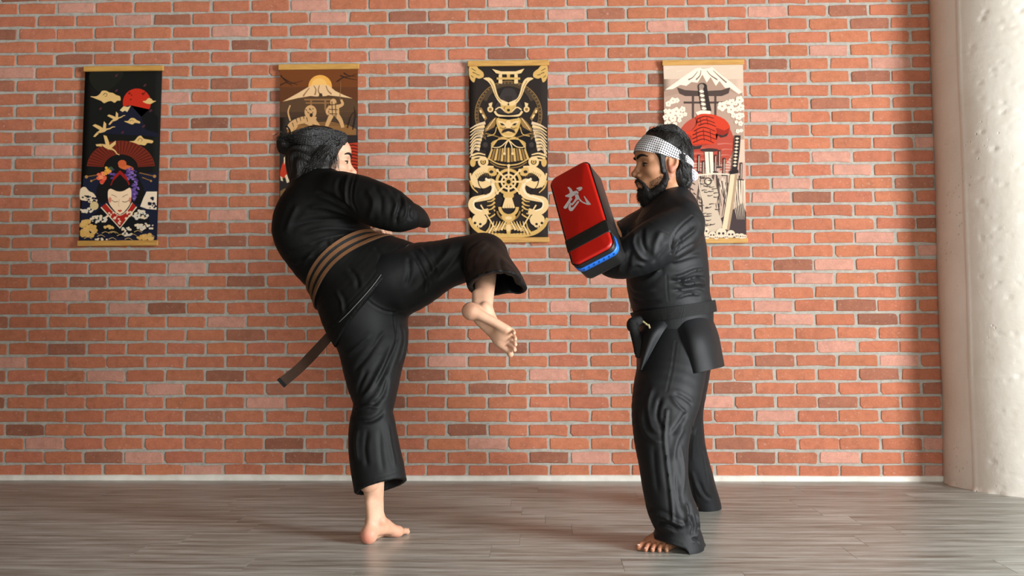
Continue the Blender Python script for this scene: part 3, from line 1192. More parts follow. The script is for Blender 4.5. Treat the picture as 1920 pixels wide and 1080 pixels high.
# hems
hn = (0.30, -0.34, -1.0)
hp = P(713, 905, 3.545)
tA.itube([(702, 850, 3.635, 38, .070), (709, 880, 3.63, 41, .074), (714, 915, 3.615, 42, .077), (720, 950, 3.61, 44, .080)], op='s', k=0.004)
tA.plane_cut(hp, hn, 0.22)
kp = P(925, 529, 3.40)
tA.itube([(914, 505, 3.57, 31, .068), (921, 523, 3.48, 37, .073), (931, 547, 3.38, 43, .077), (937, 565, 3.30, 45, .079)], op='s', k=0.004)
tA.itube([(947, 505, 3.57, 11, .045), (959, 524, 3.52, 13, .048), (971, 550, 3.46, 12, .042)], op='s', k=0.010)
tA.plane_cut(P(905, 531, 3.40), (0.05, -0.30, -1.0), 0.20, c=P(930, 575, 3.40))
VtA, QtA = tA.mesh(VOX_C)
VtA = VtA + vnormals(VtA, QtA) * (0.0028 * fbm(VtA, 22, 3, 3))[:, None]
VtA = folds(VtA, QtA, [
    # thigh pulls
    ([(772, 470), (790, 500), (800, 530), (795, 555)], -6, 9), ([(785, 462), (808, 492), (815, 520)], 5, 8), ([(765, 480), (768, 510), (760, 540)], -5, 9),
    ([(850, 450), (835, 480), (800, 520), (765, 560)], 5, 13), ([(870, 455), (850, 490), (815, 530)], -5, 12),
    ([(905, 448), (880, 470), (872, 500), (878, 528)], -7, 10), ([(915, 455), (895, 480), (890, 510)], 5, 9), ([(930, 470), (915, 490), (905, 520)], -4, 9),
    ([(938, 480), (940, 500), (950, 520)], -4, 8),
    # crotch seam and creases
    ([(682, 556), (700, 572), (722, 583), (740, 586)], -3.5, 4, 'full'), ([(740, 586), (765, 578), (790, 565)], -3, 5), ([(738, 588), (740, 610), (745, 640)], -3.5, 4, 'full'),
    ([(742, 600), (745, 640), (720, 700), (700, 730)], -7, 11), ([(755, 600), (760, 640), (748, 690)], 4, 9),
    ([(735, 640), (715, 690), (690, 735), (668, 755)], 6, 10), ([(725, 615), (690, 665), (660, 700)], -5, 10), ([(700, 625), (670, 650), (648, 668)], 4, 9),
    ([(690, 690), (675, 720), (668, 745)], -5, 8), ([(728, 700), (718, 740), (690, 768)], -5, 9),
    # knee and shin of the standing leg
    ([(662, 768), (690, 762), (715, 765)], 5, 8), ([(660, 785), (690, 790), (712, 780), (722, 765)], -6, 9), ([(672, 800), (668, 830), (672, 870)], 5, 10), ([(690, 800), (684, 840), (690, 880)], -4, 10),
    ([(726, 790), (732, 830), (742, 880)], 3.5, 9), ([(712, 800), (714, 850), (720, 890)], -3.0, 10),
    ([(668, 908), (710, 896), (757, 880)], -1.4, 3.0, 'full'), ([(886, 520), (920, 515), (955, 512)], -1.2, 3.0, 'full'),
])
mesh_obj('trousers', (VtA, QtA), M['gi_pants'], rootA, 'wide black cotton trousers with stitched hems')

# ---- jacket
jA = Sdf()
jA.itube([(676, 530, 3.72, 84, .135), (645, 500, 3.715, 75, .128), (622, 468, 3.71, 83, .130), (605, 432, 3.70, 88, .138), (601, 400, 3.70, 80, .140), (603, 374, 3.70, 62, .125), (603, 352, 3.71, 40, .085), (600, 338, 3.72, 27, .06)], k=0.02)
# skirt of the jacket over the hips
jA.itube([(648, 502, 3.715, 76, .130), (668, 520, 3.71, 92, .140), (692, 541, 3.705, 112, .152), (716, 561, 3.70, 124, .158), (728, 572, 3.70, 128, .16)], k=0.015)
jA.plane_cut(P(698, 547, 3.55), RC @ np.array([.786, -0.10, -.618]), 0.42, c=P(740, 590, 3.66))
# shoulder blades / right shoulder
jA.ell(P(640, 372, 3.62), (0.10, 0.08, 0.085), k=0.05)
jA.ell(P(560, 425, 3.66), (0.085, 0.085, 0.115), k=0.05)
# right sleeve
jA.itube([(640, 362, 3.62, 40, .078), (678, 372, 3.58, 43, .080), (712, 387, 3.55, 41, .076), (742, 398, 3.545, 37, .072), (757, 403, 3.56, 30, .068), (777, 405, 3.61, 20.5, .056), (789, 412, 3.66, 13, .045)], k=0.03)
jA.itube([(700, 352, 3.55, 9, .03), (728, 360, 3.54, 11, .04), (745, 368, 3.545, 10, .04)], k=0.02)
# left sleeve, folded in front of the chest
jA.itube([(556, 392, 3.80, 38, .075), (538, 430, 3.86, 30, .075), (560, 462, 3.92, 27, .065), (620, 452, 3.95, 25, .06), (672, 440, 3.93, 22, .055)], k=0.02)
# collar at the nape
jA.itube([(556, 360, 3.80, 9, .012), (566, 350, 3.70, 9, .014), (592, 343, 3.655, 9, .014), (622, 334, 3.665, 9, .014), (640, 330, 3.72, 8, .012)], k=0.012)
VjA, QjA = jA.mesh(VOX_C)
VjA = VjA + vnormals(VjA, QjA) * (0.0035 * fbm(VjA, 19, 5, 3))[:, None]
VjA = folds(VjA, QjA, [
    # shoulder seam, radiating pulls from the armpit
    ([(668, 330), (662, 350), (660, 375), (668, 395)], -4, 5, 'full'), ([(655, 325), (648, 350), (650, 378), (662, 395)], 6, 8), ([(640, 330), (634, 352), (642, 375)], -5, 8),
    ([(664, 398), (640, 380), (615, 365), (590, 358)], -7, 9), ([(660, 405), (630, 395), (600, 388), (570, 390)], 6, 10), ([(655, 412), (620, 412), (580, 415), (545, 425)], -6, 11),
    ([(675, 432), (640, 428), (600, 430), (560, 440)], 6, 10), ([(690, 440), (650, 440), (610, 447), (570, 462)], -6, 9), ([(680, 447), (640, 452), (605, 468), (590, 490)], 6, 9),
    ([(640, 470), (612, 478), (590, 500), (580, 525)], -6, 9), ([(610, 455), (585, 475), (565, 500)], 5, 9), ([(615, 450), (622, 462), (616, 478)], 5, 7),
    ([(560, 380), (545, 410), (535, 440)], 4, 12), ([(530, 470), (555, 470), (585, 458)], -5, 10), ([(545, 495), (565, 488), (590, 480)], 4, 9),
    # sleeve
    ([(700, 345), (715, 375), (712, 410)], -4, 10), ([(720, 350), (742, 380), (735, 415)], 5, 9), ([(748, 360), (752, 380), (745, 400), (742, 425)], -7, 7), ([(757, 372), (762, 395), (752, 420)], 5, 7),
    ([(685, 350), (700, 380), (690, 415)], 4, 11), ([(770, 385), (766, 400), (772, 415)], -4, 6),
    # skirt
    ([(650, 500), (668, 520), (672, 545)], -4, 9), ([(628, 545), (640, 565), (642, 590)], 5, 8), ([(700, 462), (715, 480), (712, 500)], -3, 8),
    ([(762, 459), (733, 484), (694, 536), (652, 582), (622, 622)], -1.6, 3.2, 'full'), ([(756, 459), (728, 481), (688, 532), (646, 578), (616, 618)], -1.4, 3.0, 'full'),
])
jacketA = mesh_obj('jacket', (VjA, QjA), M['gi_cotton'], rootA, 'black cotton martial arts jacket pulled tight across the back')
# pale seam thread along the hem
bvA = bvh_of(VjA, QjA)


def thread(px, bv, r, off=0.0008):
    pts = []
    for x, y in catmull(np.array(px, float), 6):
        h = cast_px(bv, x, y)
        if h is not None:
            pts.append(h + unit(CAM - h) * off)
    return strand_geo(pts, r, r, 4)


mesh_obj('hem_stitching', thread([(766, 459), (738, 483), (700, 535), (660, 580), (636, 604)], bvA, 0.0011), M['thread'], jacketA)
bvT = bvh_of(VtA, QtA)
# ---- belt: three turns of brown webbing lying on a black under-layer
axA = unit(P(700, 548, 3.71) - P(622, 468, 3.71))
cA = P(647, 503, 3.712)
refA = unit(P(703, 455, 3.71) - P(590, 550, 3.71))
tors = Sdf()
tors.itube([(676, 530, 3.72, 84, .135), (645, 500, 3.715, 75, .128), (622, 468, 3.71, 83, .130), (605, 432, 3.70, 88, .138)], k=0.02)
tors.itube([(648, 502, 3.715, 76, .130), (668, 520, 3.71, 92, .140), (692, 541, 3.705, 112, .152), (716, 561, 3.70, 124, .158)], k=0.015)
bvTors = bvh_of(*tors.mesh(0.008))
vA_ = np.cross(axA, unit(refA - axA * np.dot(refA, axA)))
sgA = 1.0 if np.dot(vA_, unit(CAM - cA)) > 0 else -1.0


def bowA(a):
    return -0.050 * math.sin(a) * sgA + 0.006


A = wrap_band(bvTors, cA, axA, refA, 0.031, nseg=110, rows=7, off=0.004, tilt=bowA)
beltA = mesh_obj('belt', solid_sheet(A, 0.005, True), M['belt_black'], rootA, 'brown and black striped belt wound around the waist')
for s0, s1 in ((-0.030, -0.019), (-0.008, 0.006), (0.018, 0.030)):
    A = wrap_band(bvTors, cA + axA * (s0 + s1) / 2, axA, refA, (s1 - s0) / 2, nseg=110, rows=3, off=0.0085, tilt=bowA)
    mesh_obj('belt_stripe', solid_sheet(A, 0.004, True), M['belt_brown'], beltA)
tail = [[(614, 622, 3.78), (626, 634, 3.78)], [(585, 653, 3.77), (596, 668, 3.765)], [(553, 686, 3.75), (566, 698, 3.745)], [(520, 712, 3.73), (533, 726, 3.725)]]
mesh_obj('belt_tail', sheet(tail, 0.006, 3, 5), M['belt_tail'], beltA, 'brown belt end flying out behind, shade put into its colour')
mesh_obj('belt_tail_tip', sheet([[(524.5, 708, 3.7285), (537.5, 722, 3.7235)], [(519.5, 712.5, 3.7275), (532.5, 726.5, 3.7225)]], 0.008, 3, 3), M['belt_black'], beltA)

# ---- body
HA = frame(P(606.5, 302.5, 3.755), (math.cos(math.radians(14)), math.sin(math.radians(14)), 0.0), (-0.10, 0.05, 1.0), 1.07)
hs = head_sdf(0.97)
Vh, Qh = hs.mesh(0.0026)
bvHA = bvh_of(Vh, Qh)
Vh = xform(Vh, HA)
bodyA = Sdf()
bodyA.itube([(676, 545, 3.72, 52, .10), (645, 500, 3.715, 52, .095), (612, 440, 3.71, 62, .105), (606, 385, 3.71, 52, .10), (606, 352, 3.735, 28, .055), (604, 335, 3.745, 24, .05)], k=0.02)
bodyA.itube([(640, 365, 3.63, 26, .05), (690, 383, 3.58, 24, .046), (745, 402, 3.56, 19, .038), (785, 411, 3.64, 9, .026)], k=0.02)
bodyA.itube([(560, 395, 3.80, 24, .046), (540, 432, 3.86, 21, .042), (570, 460, 3.92, 18, .036), (640, 446, 3.94, 15, .030), (690, 436, 3.92, 12.5, .026)], k=0.02)
bodyA.itube([n[:3] + (n[3] * 0.6, n[4] * 0.62) for n in stand[:9]] + [(694, 905, 3.61, 21, .045)], k=0.02)
bodyA.itube([n[:3] + (n[3] * 0.6, n[4] * 0.62) for n in kick], k=0.02)
bodyA.itube([(905, 480, 3.69, 24, .05), (909, 505, 3.57, 23, .045)], k=0.02)
Vb, Qb = bodyA.mesh(0.008)
# standing (left) foot: toes to the right and away, big toe on the camera side
heel = PF(686, 1022); toe = PF(742, 1003)
fdir = unit(np.array([toe[0] - heel[0], toe[1] - heel[1], 0]))
fs = 0.93
F1 = frame(heel + fdir * 0.064, fdir, (0, 0, 1), fs)
shin_top = P(698, 880, 3.62)
loc = np.linalg.inv(F1) @ np.append(shin_top, 1)
f1 = foot_sdf(-1, shin=(tuple(loc[:3]), 0.049))
V1, Q1 = f1.mesh(0.0026)
V1 = xform(V1, F1)
# kicking (right) foot: sole turned to the camera, heel left, big toe lowest
h2, t2 = P(880, 583, 3.40), P(958, 636, 3.42)
fx = unit(t2 - h2)
up2 = unit(P(912, 520, 3.50) - P(905, 590, 3.42))           # towards the shin
side2 = P(945, 655, 3.42) - P(962, 605, 3.40)                # little toe -> big toe
zz_ = unit(np.cross(fx, unit(side2)))
zz_ = unit(0.55 * zz_ * (1 if np.dot(zz_, up2) > 0 else -1) + 0.45 * up2)
F2 = frame(h2 + fx * 0.045 - zz_ * 0.030, fx, zz_, 0.93)
ysgn = 1 if np.dot(F2[:3, 1], side2) > 0 else -1
loc = np.linalg.inv(F2) @ np.append(P(911, 496, 3.58), 1)
f2 = foot_sdf(ysgn, curl=0.3, splay=1.12, shin=(tuple(loc[:3]), 0.047))
V2, Q2 = f2.mesh(0.0026)
V2 = xform(V2, F2)
# hand glimpsed between arm and chest
HD = frame(P(683, 441, 3.915), unit(P(711, 427, 3.90) - P(679, 442, 3.92)), (0.2, -0.2, 1), 0.92)
hd = hand_sdf(1, 0.95)
V3, Q3 = hd.mesh(0.003)
V3 = xform(V3, HD)
HD2 = frame(P(776, 408, 3.62), unit(P(790, 412, 3.68) - P(770, 405, 3.60)), (0, -.2, 1), 0.5)
bodyA_o = body_mesh('body', [(Vb, Qb), (Vh, Qh), (V1, Q1), (V2, Q2), (V3, Q3)], M['skin_light'], rootA,
                    lambda V: blobs(V, [(heel + (0, -.01, .025), .035, .75), (PF(742, 1003, .01), .03, .4), (h2, .03, .25), (P(664, 322, 3.70), .02, .35), (P(705, 1000, 3.6), .03, .15)]))
for v, q in toe_nails(-1, F1):
    mesh_obj('toe_nail', (v, q), M['nail'], bodyA_o)

# eyes and brows, laid on the face surface
def eye_parts(Mx, parent, bvl, look=0.0):
    def surf(y, z, off=0.0):
        h = bvl.ray_cast(Vector((0.2, y, z)), Vector((-1, 0, 0)), 0.25)
        return np.array(((h[0][0] if h[0] is not None else 0.08) + off, y, z))
    for y in (-1, 1):
        s = Sdf(); s.ell((0.0702, y * 0.033, -0.0090), (0.0135, 0.0150, 0.0095), k=0.001)
        V, Q = s.mesh(0.0016)
        eb = mesh_obj('eyeball', (xform(V, Mx), Q), M['eye_white'], parent)
        s = Sdf(); s.ell((0.0820, y * 0.0345, -0.0095 + look), (0.0038, 0.0088, 0.0056), k=0.001)
        V, Q = s.mesh(0.0009)
        mesh_obj('iris', (xform(V, Mx), Q), M['eye'], eb)
        s = Sdf()
        s.cap([surf(y * 0.0175, -0.0085, .0002), surf(y * 0.026, -0.0060, .0006), surf(y * 0.036, -0.0055, .0008), surf(y * 0.044, -0.0070, .0006), surf(y * 0.051, -0.0085, .0004)], [0.0012, 0.0024, 0.0028, 0.0026, 0.0014], k=0.001, sub=3)
        V, Q = s.mesh(0.0009)
        mesh_obj('eyelashes', (xform(V, Mx), Q), M['eye'], parent)
        s = Sdf()
        s.cap([surf(y * 0.012, 0.0150), surf(y * 0.020, 0.0185), surf(y * 0.034, 0.0215), surf(y * 0.046, 0.0205), surf(y * 0.056, 0.0150)], [0.0034, 0.0046, 0.0046, 0.0036, 0.0018], k=0.001, sub=3)
        V, Q = s.mesh(0.0011)
        V = V + np.random.default_rng(4).normal(0, 0.0004, V.shape)
        mesh_obj('eyebrow', (xform(V, Mx), Q), M['beard'], parent)


eye_parts(HA, rootA, bvHA)


# ---- hair of the kicker: cap + bun + loose strands
def hair_strands(n, start, path, seed, r0=0.0013, jit=0.006):
    r = np.random.default_rng(seed)
    out = []
    for i in range(n):
        pts = path(r)
        out.append(strand_geo(catmull(np.array(pts), 4), r0 * r.uniform(0.6, 1.3), r0 * 0.3, 4))
    return out


sA = Sdf()
sA.ell((-0.020, 0, 0.036), (0.104, 0.087, 0.092), k=0.02)
sA.ell((-0.070, 0, -0.020), (0.060, 0.080, 0.085), k=0.04)
sA.cap([(-0.050, -0.045, -0.03), (-0.075, -0.050, -0.09), (-0.085, -0.040, -0.135)], [0.045, 0.040, 0.022], k=0.03)
sA.cap([(0.000, -0.066, 0.0), (-0.006, -0.076, -0.045), (-0.020, -0.072, -0.085)], [0.028, 0.026, 0.016], k=0.02)
sA.cap([(0.000, 0.066, 0.0), (-0.006, 0.074, -0.045), (-0.020, 0.070, -0.085)], [0.028, 0.024, 0.016], k=0.02)
sA.cap([(0.062, -0.035, 0.078), (0.045, -0.066, 0.045), (0.022, -0.078, 0.008)], [0.020, 0.017, 0.014], k=0.02, sub=2)
sA.cap([(0.062, 0.035, 0.078), (0.045, 0.066, 0.045), (0.022, 0.076, 0.008)], [0.020, 0.017, 0.014], k=0.02, sub=2)
sA.ell((0.100, 0, 0.010), (0.052, 0.075, 0.055), op='s', k=0.015)
sA.ell((0.090, 0, -0.050), (0.080, 0.070, 0.070), op='s', k=0.015)
sA.ell((-0.132, -0.01, 0.060), (0.030, 0.030, 0.028), k=0.012)
sA.ell((-0.140, 0.004, 0.046), (0.022, 0.026, 0.024), k=0.01)
Vs, Qs = sA.mesh(0.0034)
Nn = vnormals(Vs, Qs)
Vs = Vs + Nn * (0.0022 * np.sin(Vs @ np.array([30, 190, 90]) + 3 * np.sin(Vs @ np.array([60, 20, 40]))) + 0.0022 * fbm(Vs, 60, 8, 2))[:, None]
hpart = [(xform(Vs, HA), Qs)]
r_ = np.random.default_rng(17)
bvS = bvh_of(Vs, Qs)


def on_hair(p, off=0.0015, bv=None, c=(-0.02, 0, 0.0)):
    c = np.array(c)
    d = unit(np.asarray(p) - c)
    h = (bv or bvS).ray_cast(Vector(c + d * 0.4), Vector(-d), 0.4)
    return np.array(h[0]) + d * off if h[0] is not None else np.asarray(p)


for i in range(430):            # swept back from the hairline to the bun, and down the side
    sd = -1 if r_.random() < 0.75 else 1
    a = r_.uniform(0, 1)
    hl = np.array([0.075 - 0.055 * a, sd * (0.02 + 0.062 * a), 0.095 - 0.085 * a]) + r_.normal(0, 0.006, 3)
    if r_.random() < 0.5:
        pts = [hl, (0.02, sd * (0.05 + .03 * a), 0.10 - 0.07 * a), (-0.06, sd * (0.055 + .02 * a), 0.085 - 0.05 * a), (-0.125, sd * 0.02, 0.062)]
    else:
        pts = [hl, (0.015, sd * 0.08, 0.05 - 0.03 * a), (-0.03, sd * 0.085, -0.01 - .02 * a), (-0.055, sd * 0.08, -0.06), (-0.075 - .02 * a, sd * 0.06, -0.11 - .03 * a)]
    lift = r_.uniform(0.0, 0.003) if r_.random() < 0.7 else r_.uniform(0.003, 0.010)
    pts = [on_hair(np.array(p) + r_.normal(0, 0.006, 3), lift * (0.2 if i_ == 0 else 1)) for i_, p in enumerate(pts)]
    pc_ = catmull(np.array(pts), 6)
    ph_, fr_ = r_.uniform(0, 6.28), r_.uniform(5, 10)
    tt = np.linspace(0, 1, len(pc_))
    pc_ = pc_ + np.outer(np.sin(tt * fr_ + ph_) * 0.0045 * tt, unit(r_.normal(size=3)))
    v, q = strand_geo(pc_, r_.uniform(0.0010, 0.0030), 0.0005, 4)
    hpart.append((xform(v, HA), q))
for i in range(110):             # loose wisps at neck, bun and temple
    k = i % 3
    if k == 0:
        p0 = np.array([-0.085, -0.03, -0.10]) + r_.normal(0, 0.016, 3)
        pts = [p0, p0 + (-0.012, 0, -0.03), p0 + (-0.012 + r_.normal(0, .008), r_.normal(0, .01), -0.07)]
    elif k == 1:
        p0 = np.array([-0.138, 0, 0.065]) + r_.normal(0, 0.012, 3)
        a = r_.uniform(0, 6.28)
        pts = [p0, p0 + 0.028 * np.array([math.cos(a) * .6 - .2, r_.normal(0, .3), math.sin(a)]), p0 + 0.046 * np.array([math.cos(a + 1.1), r_.normal(0, .3), math.sin(a + 1.1)])]
    else:
        p0 = np.array([0.030, -0.078, 0.02]) + r_.normal(0, 0.008, 3)
        pts = [p0, p0 + (0.006, -0.004, -0.03), p0 + (0.004 + r_.normal(0, .006), 0.0, -0.062)]
    v, q = strand_geo(catmull(np.array(pts), 5), 0.0011, 0.0003, 4)
    hpart.append((xform(v, HA), q))
for zx, l in ((-0.003, 0.05), (0.004, 0.04)):    # curl standing up from the bun
    pts = [(-0.125, zx, 0.08), (-0.118, zx, 0.105), (-0.130, zx, 0.125), (-0.142, zx, 0.118)]
    v, q = strand_geo(catmull(np.array(pts), 5), 0.004, 0.0012, 6)
    hpart.append((xform(v, HA), q))
mesh_obj('hair', stack(hpart), M['hair'], rootA, 'long black hair tied in a loose bun')

# ================================================================== the pad holder
rootB = empty('person', tuple(PF(1262, 1000)), 'bearded person in shiny black uniform and dotted headband holding up the red pad', 'person')

# ---- trousers
tB = Sdf()
near = [(1268, 612, 3.785, 58, .115), (1265, 645, 3.755, 65, .122), (1259, 690, 3.705, 64, .122), (1251, 735, 3.65, 63, .112), (1243, 780, 3.61, 57, .102), (1240, 820, 3.58, 51, .096), (1243, 860, 3.56, 46, .092),
        (1247, 900, 3.54, 43.5, .090), (1255, 940, 3.53, 44, .090), (1266, 968, 3.525, 44, .090), (1272, 988, 3.525, 38, .088), (1271, 1008, 3.53, 44, .096), (1270, 1034, 3.535, 50, .105)]
tB.itube(near, k=0.02)
farl = [(1278, 614, 3.87, 54, .115), (1283, 660, 3.96, 52, .115), (1281, 720, 4.03, 45, .105), (1281, 770, 4.09, 37, .096), (1285, 815, 4.14, 34, .092), (1292, 850, 4.18, 33, .090), (1303, 890, 4.22, 32, .090), (1312, 920, 4.26, 30, .092), (1321, 945, 4.29, 29, .095), (1323, 958, 4.295, 29, .096)]
tB.itube(farl, k=0.02)
tB.itube([(1298, 1000, 3.56, 12, .05), (1309, 1015, 3.60, 9, .04), (1318, 1024, 3.63, 6, .03)], k=0.02)
tB.itube([(1268, 985, 3.525, 27, .070), (1266, 1010, 3.53, 32, .076), (1262, 1045, 3.53, 38, .082)], op='s', k=0.004)
tB.plane_cut(PF(1320, 1030, 0.004), (0, 0, -1), 0.30, c=PF(1270, 1040, -0.28))
tB.plane_cut(PF(1325, 953, 0.004), (0, 0, -1), 0.30, c=PF(1325, 960, -0.28))
tB.plane_cut(P(1242, 1016, 3.46), RC @ np.array([-.34, -0.25, -1.0]), 0.16, c=P(1215, 1085, 3.44))
VtB, QtB = tB.mesh(VOX_C)
VtB = VtB + vnormals(VtB, QtB) * (0.0026 * fbm(VtB, 20, 13, 3))[:, None]
VtB = folds(VtB, QtB, [
    ([(1267, 640), (1260, 690), (1250, 735)], -2.2, 3.2, 'full'), ([(1250, 770), (1246, 820), (1252, 880), (1258, 930), (1262, 975)], 5, 6, 'full'), ([(1262, 735), (1285, 748), (1300, 760)], -4, 8), ([(1255, 740), (1275, 765), (1290, 775)], 4, 8),
    ([(1225, 720), (1215, 760), (1222, 800), (1240, 815)], 5, 10), ([(1240, 740), (1232, 780), (1245, 812)], -6, 9), ([(1203, 760), (1205, 800), (1225, 825), (1250, 830)], 4.5, 10),
    ([(1290, 770), (1270, 800), (1255, 820)], -5, 10), ([(1285, 800), (1268, 830), (1262, 870)], 4, 10), ([(1275, 830), (1283, 880), (1280, 930)], 4, 10), ([(1268, 880), (1272, 930), (1280, 970)], -4, 9),
    ([(1225, 830), (1228, 880), (1235, 930)], -3, 12), ([(1218, 958), (1240, 966), (1262, 978), (1278, 985)], 8, 8, 'full'), ([(1228, 980), (1250, 985), (1275, 995)], -9, 8), ([(1290, 960), (1300, 985), (1296, 1008)], -7, 8), ([(1285, 940), (1290, 970), (1286, 990)], 6, 8),
    ([(1306, 960), (1310, 990), (1304, 1010)], 6, 7), ([(1296, 1010), (1306, 1012), (1312, 1020)], -6, 5), ([(1230, 1006), (1255, 1014), (1280, 1022)], -1.6, 3, 'full'),
    ([(1300, 780), (1296, 800), (1305, 815)], -5, 7), ([(1306, 800), (1300, 830), (1298, 870)], 4, 9), ([(1318, 830), (1322, 870), (1330, 910)], -4, 9), ([(1296, 880), (1305, 910), (1318, 935)], 5, 9), ([(1310, 900), (1320, 925), (1335, 938)], -4, 8), ([(1298, 900), (1300, 925), (1306, 945)], -4, 5),
])
mesh_obj('trousers', (VtB, QtB), M['gi_satin'], rootB, 'wide shiny black trousers bunching over the foot')

# ---- jacket
jB = Sdf()
jB.itube([(1267, 608, 3.80, 68, .155), (1265, 585, 3.80, 70, .158), (1255, 555, 3.795, 74, .160), (1250, 515, 3.79, 77, .166), (1250, 470, 3.79, 73, .172), (1254, 432, 3.79, 62, .176), (1262, 404, 3.79, 50, .160), (1268, 386, 3.79, 36, .115), (1270, 376, 3.79, 27, .075)], k=0.02)
jB.itube([(1284, 405, 3.66, 30, .070), (1280, 425, 3.635, 42, .078), (1252, 443, 3.585, 46, .080), (1220, 462, 3.565, 45, .076), (1190, 479, 3.575, 40, .070), (1168, 492, 3.605, 31, .062), (1150, 500, 3.635, 20, .052), (1137, 502, 3.66, 11, .040)], k=0.03)
jB.itube([(1242, 398, 3.96, 30, .066), (1222, 412, 3.95, 30, .066), (1195, 424, 3.92, 27, .062), (1170, 434, 3.87, 23, .056), (1150, 442, 3.82, 20, .052)], k=0.03)
# back collar and lapels
jB.itube([(1284, 362, 3.80, 8, .014), (1276, 362, 3.735, 9, .014), (1260, 371, 3.71, 9, .014), (1243, 385, 3.71, 9, .014), (1227, 399, 3.725, 9, .014), (1212, 414, 3.76, 9, .014), (1202, 432, 3.80, 9, .014)], k=0.012)
jB.itube([(1284, 362, 3.80, 8, .014), (1276, 366, 3.86, 9, .014), (1256, 376, 3.885, 9, .014), (1236, 388, 3.875, 9, .014), (1220, 400, 3.85, 9, .014), (1207, 414, 3.81, 9, .014)], k=0.012)
VjB, QjB = jB.mesh(VOX_C)
VjB = VjB + vnormals(VjB, QjB) * (0.0030 * fbm(VjB, 18, 15, 3))[:, None]
VjB = folds(VjB, QjB, [
    # shoulder seam and yoke
    ([(1298, 405), (1275, 425), (1262, 445), (1258, 475)], -3.5, 4, 'full'), ([(1238, 375), (1222, 392), (1205, 410)], -2, 3, 'full'), ([(1200, 410), (1225, 425), (1255, 440)], -1.6, 3, 'full'),
    # sleeve
    ([(1195, 430), (1188, 455), (1200, 480), (1218, 490)], 7, 9), ([(1205, 425), (1205, 455), (1215, 478)], -6, 8), ([(1240, 430), (1228, 460), (1225, 485)], 5, 11), ([(1255, 455), (1240, 475), (1222, 495)], -4, 10),
    ([(1172, 470), (1165, 490), (1160, 512)], 6, 8), ([(1183, 465), (1178, 490), (1172, 515)], -5, 8), ([(1210, 500), (1195, 495), (1180, 500)], 4, 8),
    # armpit pulls
    ([(1258, 470), (1270, 455), (1290, 440), (1308, 425)], 7, 9), ([(1262, 482), (1280, 470), (1305, 455)], -7, 8), ([(1255, 490), (1272, 488), (1298, 480), (1318, 478)], 5, 9), ([(1275, 440), (1272, 460), (1262, 480)], -5, 7),
    # side folds above the belt
    ([(1252, 520), (1275, 518), (1300, 508), (1322, 505)], 6, 7), ([(1252, 528), (1280, 527), (1305, 520), (1325, 522)], -7, 6), ([(1262, 522), (1285, 533), (1310, 530), (1326, 535)], 6, 6), ([(1255, 545), (1285, 543), (1310, 540), (1325, 545)], -6, 7),
    ([(1265, 560), (1290, 552), (1315, 552)], 5, 6), ([(1250, 515), (1251, 540), (1253, 565)], -2, 3, 'full'), ([(1180, 535), (1200, 545), (1235, 545)], 4, 10), ([(1185, 560), (1210, 568), (1245, 565)], -4, 9),
    ([(1240, 500), (1222, 520), (1200, 530)], 5, 9),
])
rwB = 0.5 * (1 + np.sin(0))
skb = sheet([[(1266, 598, 3.675), (1285, 596, 3.658), (1306, 594, 3.668), (1322, 584, 3.72), (1328, 583, 3.80), (1318, 583, 3.90), (1290, 585, 3.94)],
             [(1279, 635, 3.625), (1298, 632, 3.605), (1320, 630, 3.625), (1338, 627, 3.69), (1345, 625, 3.80), (1333, 628, 3.93), (1298, 630, 3.99)],
             [(1287, 672, 3.610), (1306, 669, 3.590), (1330, 664, 3.615), (1346, 661, 3.69), (1352, 659, 3.80), (1340, 662, 3.945), (1300, 665, 4.0)],
             [(1293, 702, 3.60), (1312, 698, 3.582), (1338, 692, 3.61), (1351, 689, 3.69), (1357, 686, 3.80), (1345, 690, 3.955), (1302, 694, 4.01)]], 0.006, 6, 6)
skf = sheet([[(1262, 600, 3.680), (1240, 601, 3.662), (1218, 602, 3.69), (1203, 598, 3.79), (1210, 598, 3.93)],
             [(1243, 622, 3.640), (1224, 624, 3.625), (1206, 626, 3.67), (1196, 628, 3.79), (1204, 628, 3.95)],
             [(1222, 658, 3.630), (1210, 660, 3.62), (1200, 661, 3.67), (1195, 661, 3.79), (1203, 661, 3.93)],
             [(1205, 692, 3.625), (1201, 694, 3.62), (1198, 693, 3.66), (1195, 688, 3.78), (1203, 684, 3.92)]], 0.006, 6, 6)
jacketB = mesh_obj('jacket', stack([(VjB, QjB), skb, skf]), M['gi_satin'], rootB, 'shiny black jacket creased above the belt')
bvB = bvh_of(VjB, QjB)
A = wrap_band(bvB, P(1264, 583, 3.80), unit(P(1262, 560, 3.80) - P(1265, 600, 3.80)), (1, 0, 0), 0.0215, nseg=110, rows=5, off=0.010, tilt=lambda a: 0.014 * math.cos(a) - 0.016 * math.sin(a) * 0 - 0.004)
beltB = mesh_obj('belt', solid_sheet(A, 0.006, True), M['belt_black'], rootB, 'plain black belt knotted at the front')
kn = Sdf()
kn.ell(P(1187, 608, 3.70), (0.024, 0.03, 0.024), k=0.01)
kn.itube([(1200, 600, 3.69, 9, .012), (1187, 606, 3.68, 11, .014), (1184, 616, 3.69, 8, .012)], k=0.01)
kn.itube([(1188, 612, 3.68, 8, .008), (1196, 640, 3.665, 9, .007), (1200, 668, 3.66, 9, .006)], k=0.008)
kn.itube([(1186, 612, 3.72, 8, .008), (1194, 640, 3.74, 9, .007), (1198, 662, 3.75, 9, .006)], k=0.008)
mesh_obj('knot', kn.mesh(0.003), M['belt_black'], beltB)
M['gold_tag'] = plain('embroidered_tag', srgb(150, 138, 100), 0.5)
